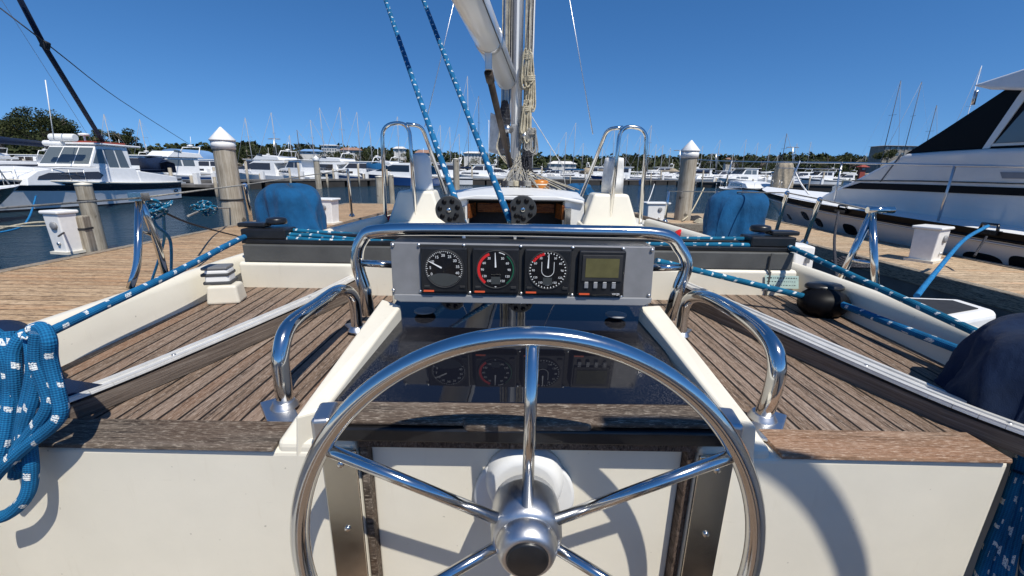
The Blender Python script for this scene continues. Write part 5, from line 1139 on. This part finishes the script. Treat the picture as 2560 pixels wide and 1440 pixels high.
# ---- generic motor boats for the far rows
def motorboat(label, L=9, B_=3.1, kind=0, mat='boat_white', stripe=None, canopy=None, group='motor boats moored in the far rows', fly=False, glass='tinted', arch=True):
    r_ = B('moored_motorboat', label, 'motorboat', group)
    H = Hull(L, B_, .9, 1.35, rake=1.3, flare=.3, dip=.03); hull_parts(r_, H, mat, stripe, (.45, .62) if kind else (.7, .88))
    mb = MB()
    if kind == 0:
        prof = [(L * .22, .9), (L * .86, 1.25), (L * .70, 1.72), (L * .60, 1.78), (L * .50, 2.55), (L * .2, 2.6)]
        W_ = house(mb, prof, B_ * .40, .9, .14); mb.build('cabin', 'boat_white', r_, bevel=.04)
        mb = MB(); fwin(mb, (L * .60, 1.78), (L * .50, 2.55), W_, [(-.92, -.34), (-.3, .3), (.34, .92)]); mb.build('windscreen', glass, r_)
        swins(r_, 'side_window', glass, [[(L * .25, 1.85), (L * .36, 1.85), (L * .36, 2.42), (L * .25, 2.42)], [(L * .375, 1.85), (L * .56, 1.86), (L * .5, 2.42), (L * .375, 2.42)]], W_)
        swins(r_, 'hull_window', glass, [[(L * .45, 1.25), (L * .74, 1.33), (L * .72, 1.5), (L * .45, 1.5)]], W_)
        mb = MB(); mb.box((0, L * .36, 2.64), (B_ * .72, L * .42, .08)); mb.build('roof', 'boat_white', r_, bevel=.03)
    else:
        prof = [(L * .2, .9), (L * .88, 1.25), (L * .74, 1.62), (L * .62, 1.75), (L * .47, 2.5), (L * .1, 2.55), (L * .1, 2.3), (L * .22, 2.25)]
        W_ = house(mb, prof, B_ * .44, .9, .10); mb.build('saloon', 'boat_white', r_, bevel=.04)
        swins(r_, 'side_window', glass, [[(L * .27, 1.55), (L * .70, 1.6), (L * .60, 1.95), (L * .48, 2.30), (L * .27, 2.28)]], W_)
        mb = MB(); fwin(mb, (L * .62, 1.75), (L * .47, 2.5), W_, [(-.92, -.05), (.05, .92)]); mb.build('windscreen', glass, r_)
    if fly:
        mb = MB(); W3 = house(mb, [(L * .16, 2.6), (L * .5, 2.6), (L * .43, 3.15), (L * .38, 3.1), (L * .18, 3.0)], B_ * .38, 2.6, .05); mb.build('flybridge', 'boat_white', r_, bevel=.04)
        swins(r_, 'flybridge_screen', glass, [[(L * .36, 2.98), (L * .43, 3.1), (L * .425, 3.26), (L * .37, 3.2)]], W3)
    if arch:
        zt = 3.1 if fly else 2.65
        mb = MB(); mb.tube([(-B_ * .36, L * .2, zt - .5), (-B_ * .3, L * .15, zt + .5), (B_ * .3, L * .15, zt + .5), (B_ * .36, L * .2, zt - .5)], .05, 6); mb.tube([(0, L * .15, zt + .5), (0, L * .14, zt + 1.5)], .02, 5); mb.lathe([(.0001, .2), (.25, .14), (.25, .05), (.0001, 0)], (0, L * .16, zt + .55), 12); mb.build('radar_arch', 'white_plastic', r_)
    if canopy:
        mb = MB(); mb.grid([[(-B_ * .42, y, 1.3), (-B_ * .40, y, z - .15), (0, y, z), (B_ * .40, y, z - .15), (B_ * .42, y, 1.3)] for y, z in ((.3, 2.2), (L * .12, 2.5), (L * .25, 2.6))], True); mb.build('canopy', canopy, r_, solid=.03)
    mb = MB(); rail(mb, H, .5, .98, .55, 6); mb.build('bow_rail', 'stainless_dull', r_)
    return r_
def far(root, px, py, rz):
    """stand the thing's middle on the water under photo pixel px, py"""
    q = PZ(px, py, WATER); root.location = (q.x, q.y, WATER); root.rotation_euler = (0, 0, rz)
far(motorboat('white flybridge motor yacht with dark windows, left of the far cone-capped pile', 11, 3.8, 1, fly=True), 762, 461, R(75))
far(motorboat('low white cabin boat in front of the flybridge yacht', 7.5, 2.7, 0, arch=False), 800, 464, R(60))
far(motorboat('white cruiser with tall windscreen and bimini just left of the near pile', 10, 3.6, 0, 'boat_white', 'blue_paint', fly=True, glass='grey_glass'), 530, 462, R(165))
far(motorboat('small white sports boat behind the cabin cruiser stern', 7, 2.6, 0, 'boat_white', arch=True), 352, 462, R(160))
far(motorboat('white launch with navy canopy behind the cabin cruiser stern', 7.2, 2.6, 0, 'boat_white', 'navy_paint', 'canvas_navy', arch=False), 440, 470, R(100))
far(motorboat('cream motor yacht in the row right of the far pile', 11, 3.7, 1, 'boat_cream', 'navy_paint', fly=True), 905, 459, R(70))
far(motorboat('white cruiser with a blue canopy left of the port vent box', 9, 3.3, 0, 'boat_white', 'blue_paint', 'canvas_blue'), 975, 461, R(85))
far(motorboat('blue hulled cabin boat seen through the port guard hoop', 9.5, 3.3, 1, 'blue_paint', None, 'canvas_blue', glass='dark_glass'), 1090, 466, R(80))
far(motorboat('white motorboat between the port vent and the mast', 9, 3.2, 0, 'boat_white', 'navy_paint'), 1180, 462, R(100))
far(motorboat('white sports cruiser right behind the mast foot', 9, 3.2, 0), 1262, 458, R(100))
far(motorboat('white motor yacht on the far left beyond the sloop', 12, 4, 1, fly=True), 60, 446, R(100))
far(motorboat('grey and white cruiser above the cabin cruiser stern', 9, 3.2, 0, canopy='canvas_tan'), 610, 452, R(100))
far(motorboat('blue and white launch beyond the starboard guard hoop', 8, 2.8, 0, 'blue_paint', None, None, arch=False), 1600, 462, R(80))
far(motorboat('cream cabin boat right of the starboard pile', 8, 2.9, 0, 'boat_cream', None, None, arch=False), 1800, 462, R(70))
far(motorboat('white pilothouse boat with big windows left of the tan cover', 7.5, 2.9, 0, 'boat_white', None, None, glass='grey_glass', arch=False), 1895, 470, R(110))
far(motorboat('white cruiser low behind the motor yacht bow', 9, 3.1, 0, 'boat_white', 'navy_paint'), 2090, 462, R(95))
far(motorboat('white boat with dark windows near the rusty shed', 9, 3.1, 1), 2030, 458, R(95))
rnd = random.Random(12)
protoA = motorboat('small white motorboat in the crowded far row', 8.5, 3, 0, group='small far motorboats crowded along the piers'); protoB = motorboat('small white motorboat in the crowded far row', 10, 3.3, 1, group='small far motorboats crowded along the piers', fly=True)
protoC = motorboat('small navy motorboat', 8, 2.9, 0, 'navy_paint', None, 'canvas_tan', group='small far motorboats crowded along the piers'); protoD = motorboat('small cream motorboat', 7.5, 2.7, 1, 'boat_cream', 'blue_paint', 'canvas_navy', group='small far motorboats crowded along the piers', arch=False)
far(protoC, 1325, 450, R(80)); far(protoD, 870, 450, R(110)); protoC['label'] = 'dark hulled motorboat with tan canopy, one of the crowded far row by the piers'; protoD['label'] = 'cream motorboat with navy canopy, one of the crowded far row by the piers'
fr_ = [(250, 447), (690, 450), (845, 452), (1010, 452), (1130, 451), (1230, 450), (1370, 450), (1420, 452), (1480, 452), (1535, 452), (1660, 455), (1725, 455), (1755, 457), (1845, 457), (1945, 456), (2140, 458), (150, 445)]
for i, px in enumerate((735, 1050, 1155, 1210, 1450, 1505, 1690, 1775, 1820, 1975, 2180, 655, 400, 1400, 930)):
    o = copy_tree([protoC, protoD][i % 2]); far(o, px, 449 + (5 if px > 1400 else 0), R(rnd.choice((75, 95, 105, -85)))); k = rnd.uniform(.8, 1.15); o.scale = (k, k, k); o['label'] = [protoC, protoD][i % 2]['label']
for i, (px, py) in enumerate(fr_):
    src = protoA if i % 3 else protoB; o = src if i in (0, 1) else copy_tree(src)
    if i not in (0, 1): pass
    k = rnd.uniform(.75, 1.15); o.scale = (k, k, k * rnd.uniform(.85, 1.1)); far(o, px + rnd.uniform(-8, 8), py, R(rnd.choice((70, 95, 110, -80)))); o['label'] = 'small white motorboat, one of the crowded far row by the piers'
# ---- sailing boats far away, placed by mast foot; mast top height read from the picture
sails = [(866, 455, 268, 'tall sloop with the highest mast left of the port vent'), (792, 452, 300, 'faint slender sloop behind the far cone-capped pile'), (757, 452, 325, 'dark masted sloop behind the flybridge motor yacht'),
         (960, 450, 340, 'sloop with white mast left of the port vent box'), (1150, 455, 335, 'sloop left of the mainsheet block'), (1172, 452, 190, 'tall far ketch masts left of our mast'), (1198, 452, 240, 'dark rigged sloop just left of our mast'),
         (1222, 453, 300, 'white masted sloop against our mast'), (1374, 450, 372, 'small far sloop right of our mast'), (1410, 450, 330, 'sloop under the thin white line'), (1615, 455, 313, 'paired-mast sloop left of the starboard pile'),
         (1648, 455, 363, 'short masted sloop close to the starboard pile'), (1770, 457, 388, 'low masted sloop right of the starboard pile'), (1910, 456, 360, 'sloop behind the pilothouse boat'), (1945, 456, 333, 'dark masted sloop above the tan cover'),
         (2190, 458, 200, 'dark masted sloop first of the pair by the motor yacht'), (2240, 458, 203, 'dark masted sloop second of the pair by the motor yacht'), (2370, 458, 163, 'white masted sloop behind the black windscreen'), (2290, 458, 262, 'thin black mast sloop just above the black windscreen'), (1540, 453, 372, 'sloop inside the starboard guard hoop'), (1330, 452, 380, 'sloop hidden behind our halyards')]
for i, (px, py, ty, lab) in enumerate(sails):
    py_ = min(py, 455 + 0) if px < 1500 else py
    q = PZ(px, py_, WATER)
    if q.y > 75: q = PY(px, py_, 75); 
    tp = PY(px, ty, q.y); h = tp.z - WATER
    r_ = sailer(lab, 9.5, 2.9, max(5, h), stripe=['navy_paint', 'blue_paint', None][i % 3], boomcol=['canvas_navy', 'canvas_blue', 'canvas_white', 'canvas_tan'][i % 4], group='sailing boats moored in the marina', mastmat='boat_white' if 'white mast' in lab else ('mast_dark' if 'dark' in lab or 'black' in lab else 'mast_far'))
    rz = R(rnd.choice((80, 100, -85, 75))); my = 9.5 * .56
    r_.location = (q.x + my * math.sin(rz), q.y - my * math.cos(rz), WATER); r_.rotation_euler = (0, 0, rz)
protoS = None
for i in range(34):
    px = [700, 735, 818, 905, 935, 1000, 1030, 1105, 1128, 1210, 1245, 1395, 1430, 1452, 1500, 1528, 1560, 1590, 1632, 1668, 1745, 1785, 1822, 1850, 1880, 1932, 1975, 2010, 2060, 2120, 2150, 640, 380, 300][i]
    py = 449 + (5 if px > 1400 else 0) + rnd.uniform(-2, 2); q = PZ(px, py, WATER)
    if protoS is None: protoS = sailer('thin masted sailboat in the crowded far row', 8.5, 2.6, 11, stripe=None, boomcol='canvas_white', group='small far sailboats crowded along the piers'); o = protoS
    else: o = copy_tree(protoS)
    k = rnd.uniform(.5, 1.0); rz = R(rnd.choice((80, 100, -85, 75))); my = 8.5 * .56
    o.location = (q.x + my * math.sin(rz), q.y - my * math.cos(rz), WATER); o.rotation_euler = (R(rnd.uniform(-1, 1)), R(rnd.uniform(-1.5, 1.5)), rz); o.scale = (1, 1, k); o['label'] = 'small thin masted sailboat, one of the crowded far row by the piers'
# neighbour sloop whose white bow shows in front of the motor yacht's bow, with tan cover
s_ = sailer('open dark hulled boat with white deck pointing at us by the motor yacht bow', 9, 2.9, 3, 'navy_paint', 'canvas_tan', None, group='sailing boats moored in the marina', boomon=False); 
q = PZ(1985, 492 + 60, WATER); s_.location = (16.6, 33.0, WATER); s_.rotation_euler = (0, 0, R(168))
c = PY(1955, 450, 26.0); cover('boat_canopy', 'tan canvas hood standing tall on the neighbouring sloop', c + V((0, 0, -.5)), .46, 1.55, 'canvas_tan', 21, (.02, 0), sx=1.1)
# ---- piers
def pier(label, x0, y0, x1, y1, w_=1.6, h=.8, posts=12):
    a = V((x0, y0, 0)); b_ = V((x1, y1, 0)); d = (b_ - a).normalized(); n = V((-d.y, d.x, 0)) * w_ / 2
    th = thing('floating_pier', label, 'pier', ((x0 + x1) / 2, (y0 + y1) / 2, WATER), group='dark floating piers')
    zt = WATER + h; mb = MB(); lo = V((0, 0, zt - .16)); hi = V((0, 0, zt)); mb.hexa([a - n + lo, b_ - n + lo, b_ + n + lo, a + n + lo], [a - n + hi, b_ - n + hi, b_ + n + hi, a + n + hi]); mb.build('walkway', 'pier_grey', th)
    mb = MB(); n2 = n * .9
    L = (b_ - a).length; k = int(L / 2.6)
    for i in range(k): 
        c = a + d * (L * (i + .5) / k); mb = MB(); mb.box(c + V((0, 0, zt - .16 - .36)), (2.35, w_ * .92, .70), Matrix.Rotation(math.atan2(d.y, d.x), 3, 'Z'))
        mb.build('float', 'pier_dark', th)
    for i in range(posts):
        mb = MB(); c = a + d * (L * (i + .3) / posts) + n * (1.1 if i % 2 else -1.1); mb.tube([c + V((0, 0, WATER - .5)), c + V((0, 0, zt + .5 + .5 * (i % 3)))], .10, 8); mb.build('post', 'pile_wood', th)
    for i in range(posts // 2):
        c = a + d * (L * (i + .6) / (posts // 2)); MB().box(c + V((0, 0, zt + .35)), (.28, .28, .7)).build('utility_box', 'white_plastic', th)
def qz(px, py): q = PZ(px, py, WATER); return q.x, q.y
pier('dark pier under the far left motor yachts', *qz(470, 476), *qz(1010, 463))
pier('dark floating pier beyond the cabin cruiser stern', *qz(470, 492), *qz(560, 484), 3.0, .75, 4)
pier('dark pier running behind the starboard pile', *qz(1690, 466), *qz(2080, 478), 2.0)
pier('far pier across the middle of the basin', *qz(1010, 462), *qz(1690, 462), 1.6)
pier('pale far pier behind the left boats', *qz(-60, 452), *qz(560, 452), 1.6)
# ---- shore: hill, wood, buildings, trees
import bisect
RIDGE = [(-400, 330), (0, 318), (180, 345), (360, 372), (480, 366), (560, 372), (620, 358), (700, 362), (800, 366), (900, 372), (1010, 378), (1100, 382), (1200, 388), (1300, 388), (1380, 392), (1500, 394), (1700, 392), (1850, 388), (2000, 388), (2150, 392), (2250, 400), (2700, 392), (3300, 380)]
def ridge(px):
    for (a, y0), (b_, y1) in zip(RIDGE, RIDGE[1:]):
        if a <= px <= b_: return y0 + (y1 - y0) * (px - a) / (b_ - a)
    return RIDGE[-1][1] if px > 0 else RIDGE[0][1]
rows = []; tops = []
rn = random.Random(4)
for i in range(0, 93):
    px = -400 + 40 * i; D = 150 if px < 640 else 175
    top_ = PY(px, ridge(px) + 10, D); f_ = PY(px, 440, D * .62)
    a = V((f_.x, f_.y, WATER + .4)); m_ = a.lerp(top_, .5); m_.z = WATER + .4 + (top_.z - WATER) * .55
    back = top_ + V((top_.x * .5, 80, 1)); rows.append([V((a.x, a.y - 3, WATER - 1)), a, m_, top_, back]); tops.append((a, top_))
mb = MB(); mb.grid(rows); struct(mb.build('hill', 'hill_ground'))
def leafcluster(mb, c, rad, n, s, rn, flat=.75):
    for _ in range(n):
        u = rn.uniform(-1, 1); a = rn.uniform(0, 6.283); r_ = rad * rn.uniform(.55, 1.0); k = math.sqrt(1 - u * u)
        p_ = c + V((r_ * k * math.cos(a), r_ * k * math.sin(a), r_ * u * flat))
        e1 = V((rn.gauss(0, 1), rn.gauss(0, 1), rn.gauss(0, .6))).normalized(); e2 = e1.cross(V((rn.gauss(0, 1), rn.gauss(0, 1), rn.gauss(0, 1)))).normalized(); q = s * rn.uniform(.6, 1.3)
        mb.add([p_ + e1 * q, p_ + e2 * q * .6, p_ - e1 * q, p_ - e2 * q * .6], [(0, 1, 2, 3)])
mb = MB()
for i in range(2600):
    t = rn.random() ** .7; k = rn.uniform(0, len(tops) - 1.01); j = int(k); u = k - j
    a = tops[j][0].lerp(tops[j + 1][0], u); b_ = tops[j][1].lerp(tops[j + 1][1], u)
    c = a.lerp(b_, t); c.z = WATER + .4 + (b_.z - WATER) * (t * 1.05 if t < .5 else .52 + (t - .5) * .95) + rn.uniform(-.4, .8)
    leafcluster(mb, c, rn.uniform(1.6, 3.2), 26, .8, rn)
tag(mb.build('hillside_wood', 'leaf_dark'), kind='stuff')
def tree(label, px, base_y, top_y, wpx, D, mat='leaf_dark', seed=1, lobes=12, flat=.7, group='trees on the left shore'):
    rn = random.Random(seed); b_ = PY(px, base_y, D); t_ = PY(px, top_y, D); w_ = wpx / F * D * 1.0; h = t_.z - b_.z
    th = thing('tree', label, 'tree', b_, group=group)
    mb = MB(); mb.tube([b_, b_ + V((.1, 0, h * .35)), b_ + V((-.1, 0, h * .7))], [h * .05, h * .02], 8)
    for k in range(6):
        a = rn.uniform(0, 6.28); s0 = b_ + V((0, 0, h * rn.uniform(.15, .4))); mb.tube([s0, s0 + V((math.cos(a) * w_ * .2, math.sin(a) * w_ * .15, h * .2)), s0 + V((math.cos(a) * w_ * .38, math.sin(a) * w_ * .3, h * .36))], [h * .025, h * .008], 6)
    mb.build('trunk', 'bark', th)
    mb = MB()
    for k in range(lobes):
        a = rn.uniform(0, 6.28); rr = math.sqrt(rn.random()) * w_ * .40; z = h * (.88 - .42 * (rr / (w_ * .45)) ** 2 - rn.uniform(0, .28)); rad = w_ * rn.uniform(.10, .17)
        leafcluster(mb, b_ + V((math.cos(a) * rr, math.sin(a) * rr * .8, z)), rad, 300, max(.10, w_ * .013), rn, flat)
    mb.build('crown', mat, th)
tree('broad dark tree highest on the left shore', 120, 385, 258, 165, 62, seed=3, lobes=30)
tree('broad tree cut off by the left edge', 10, 385, 268, 150, 60, 'leaf_mid', 9, 22)
tree('rounded dark tree above the cabin cruiser roof', 322, 398, 311, 74, 66, seed=5, lobes=16)
tree('lower spreading tree beside the rounded one', 250, 395, 318, 90, 68, 'leaf_mid', 6, 16)
tree('dark low tree at the left behind the sloop', 190, 395, 330, 60, 70, seed=7, lobes=12)
tree('dark tree left of the flybridge yacht', 625, 428, 352, 110, 90, seed=8, lobes=16, group='trees behind the far boats')
tree('bushy tree right of the near pile', 690, 428, 352, 90, 92, seed=10, lobes=14, group='trees behind the far boats')
tree('dark tree behind the far cone-capped pile', 840, 430, 380, 120, 95, seed=12, lobes=14, group='trees behind the far boats')
tree('small tree left of the near pile', 445, 430, 362, 60, 95, 'leaf_mid', 13, 10, group='trees behind the far boats')
tree('wide dark tree behind the tall sloop', 930, 430, 374, 130, 110, seed=14, lobes=16, group='trees behind the far boats')
rt_ = random.Random(77)
for i in range(20):
    px = [735, 775, 860, 895, 975, 1015, 1050, 1100, 1150, 1205, 1560, 1600, 1660, 1745, 1830, 1900, 2065, 2120, 2180, 590][i]
    tree('low shoreline tree standing a little above the wood', px, 432, ridge(px) - rt_.uniform(2, 16) + 3, rt_.uniform(45, 80), 118 + rt_.uniform(-12, 12), rt_.choice(('leaf_dark', 'leaf_mid')), 40 + i, 8, group='low trees along the far shore')
# buildings
def building(label, px0, px1, ytop, ybase, D, mat='wall_paint', roof='roof_tile', rows_=2, cols=5, hip=.35):
    a = PY(px0, ybase, D); b_ = PY(px1, ybase, D); h = PY(px0, ytop, D).z - a.z; w_ = b_.x - a.x; cx_ = (a.x + b_.x) / 2
    th = thing('house', label, 'house', (cx_, D, a.z), group='houses on the far shore'); dp = min(8, w_ * .5)
    hw_ = h * (1 - hip); mb = MB(); mb.box((cx_, D + dp / 2, a.z + hw_ / 2 - 3), (w_, dp, hw_ + 6)); mb.build('wall', mat, th)
    mb = MB(); z = a.z + hw_; mb.hexa([(a.x - .3, D - .4, z), (b_.x + .3, D - .4, z), (b_.x + .3, D + dp + .4, z), (a.x - .3, D + dp + .4, z)], [(a.x + w_ * .18, D + dp * .4, z + h * hip), (b_.x - w_ * .18, D + dp * .4, z + h * hip), (b_.x - w_ * .18, D + dp * .6, z + h * hip), (a.x + w_ * .18, D + dp * .6, z + h * hip)]); mb.build('roof', roof, th)
    for r in range(rows_):
        for c_ in range(cols):
            mb = MB(); mb.box((a.x + w_ * (c_ + .5) / cols, D - .02, a.z + hw_ * (r + .55) / rows_), (w_ / cols * .6, .08, hw_ / rows_ * .5)); mb.build('window', 'grey_glass', th)
building('white house with rows of windows on the skyline behind the far pile', 805, 843, 361, 385, 120, rows_=3, cols=6, hip=.1, roof='wall_paint')
building('pale gabled house right of the white skyline house', 850, 900, 368, 388, 125, roof='roof_tile', rows_=1, cols=3)
building('low blue roofed shed left of the skyline house', 748, 800, 372, 384, 118, roof='blue_roof', rows_=1, cols=3, hip=.5)
building('white house on the skyline left of the port guard hoop', 985, 1012, 366, 384, 130, rows_=1, cols=2, roof='wall_paint', hip=.3)
building('white boatshed behind the small sloops right of our mast', 1372, 1440, 402, 420, 115, rows_=1, cols=4, roof='wall_paint', hip=.4)
building('grey house with windows beside the motor yacht windscreen', 2205, 2290, 362, 392, 95, mat='concrete', rows_=2, cols=6, hip=.08, roof='concrete')
tree('leafy tree in front of the grey house by the motor yacht', 2215, 412, 372, 70, 88, 'leaf_mid', 31, 14, group='trees behind the far boats')
building('small rust red shed at the motor yacht deck edge', 2151, 2164, 412, 428, 70, mat='rust_red', roof='rust_red', rows_=1, cols=1)
building('white house behind the left boats', 470, 545, 375, 392, 130, rows_=1, cols=4)
building('cream house among the trees above the port guard hoop', 1040, 1075, 374, 392, 112, rows_=1, cols=3, hip=.45)
building('long white house on the low ridge left of the mast', 1160, 1205, 378, 394, 112, rows_=1, cols=5, roof='wall_paint', hip=.3)
building('tiny white house in the wood right of the starboard pile', 1815, 1838, 394, 408, 112, rows_=1, cols=2)
c = PY(432, 400, 88); mb = MB(); rws = []
for i in range(9):
    a = math.pi * i / 8; rws.append([V((c.x + 3.4 * math.cos(a), c.y + y, c.z + 2.2 * math.sin(a))) for y in (0, 3, 6, 9)])
mb.grid(rws); mb.add([r_[0] for r_ in rws], [tuple(range(9))]); tag(mb.build('domed_shed', 'blue_roof'), 'light blue domed boat shelter behind the left boats', 'shelter')
for i, (px, ty) in enumerate(((685, 347), (1982, 368), (1790, 385), (1700, 376))):
    b_ = PY(px, 420, 100); t_ = PY(px, ty, 100); th = thing('lamp_post', ['lamp post right of the near pile', 'lamp post above the motor yacht rail', 'lamp post in the right hillside', 'lamp post behind the starboard pile'][i], 'lamp post', b_, group='lamp posts on the far shore')
    mb = MB(); mb.tube([b_, t_], .10, 6); mb.build('pole', 'stainless_dull', th)
    mb = MB(); mb.tube([t_ + V((-1.1, 0, 0)), t_ + V((1.1, 0, 0))], .08, 6); mb.box(t_ + V((-1.0, 0, -.05)), (.7, .3, .14)); mb.box(t_ + V((1.0, 0, -.05)), (.7, .3, .14)); mb.build('lamp_head', 'grey_plastic', th)
# extra fittings on the big motor yacht
# boat deck gear on the far left
for k, (px, py, w_, h_, lab) in enumerate(((158, 344, 58, 16, 'white sunbed-like helm seat above the cruiser bow'), (134, 358, 44, 12, 'white capsule liferaft by the navy sail cover'))):
    c = PY(px, py, 20); mb = MB(); mb.tube([c + V((-w_ / F * 10, 0, 0)), c + V((w_ / F * 10, 0, 0))], h_ / F * 11, 14); tag(mb.build('liferaft_canister', 'white_plastic', bevel=.03), lab, 'liferaft')
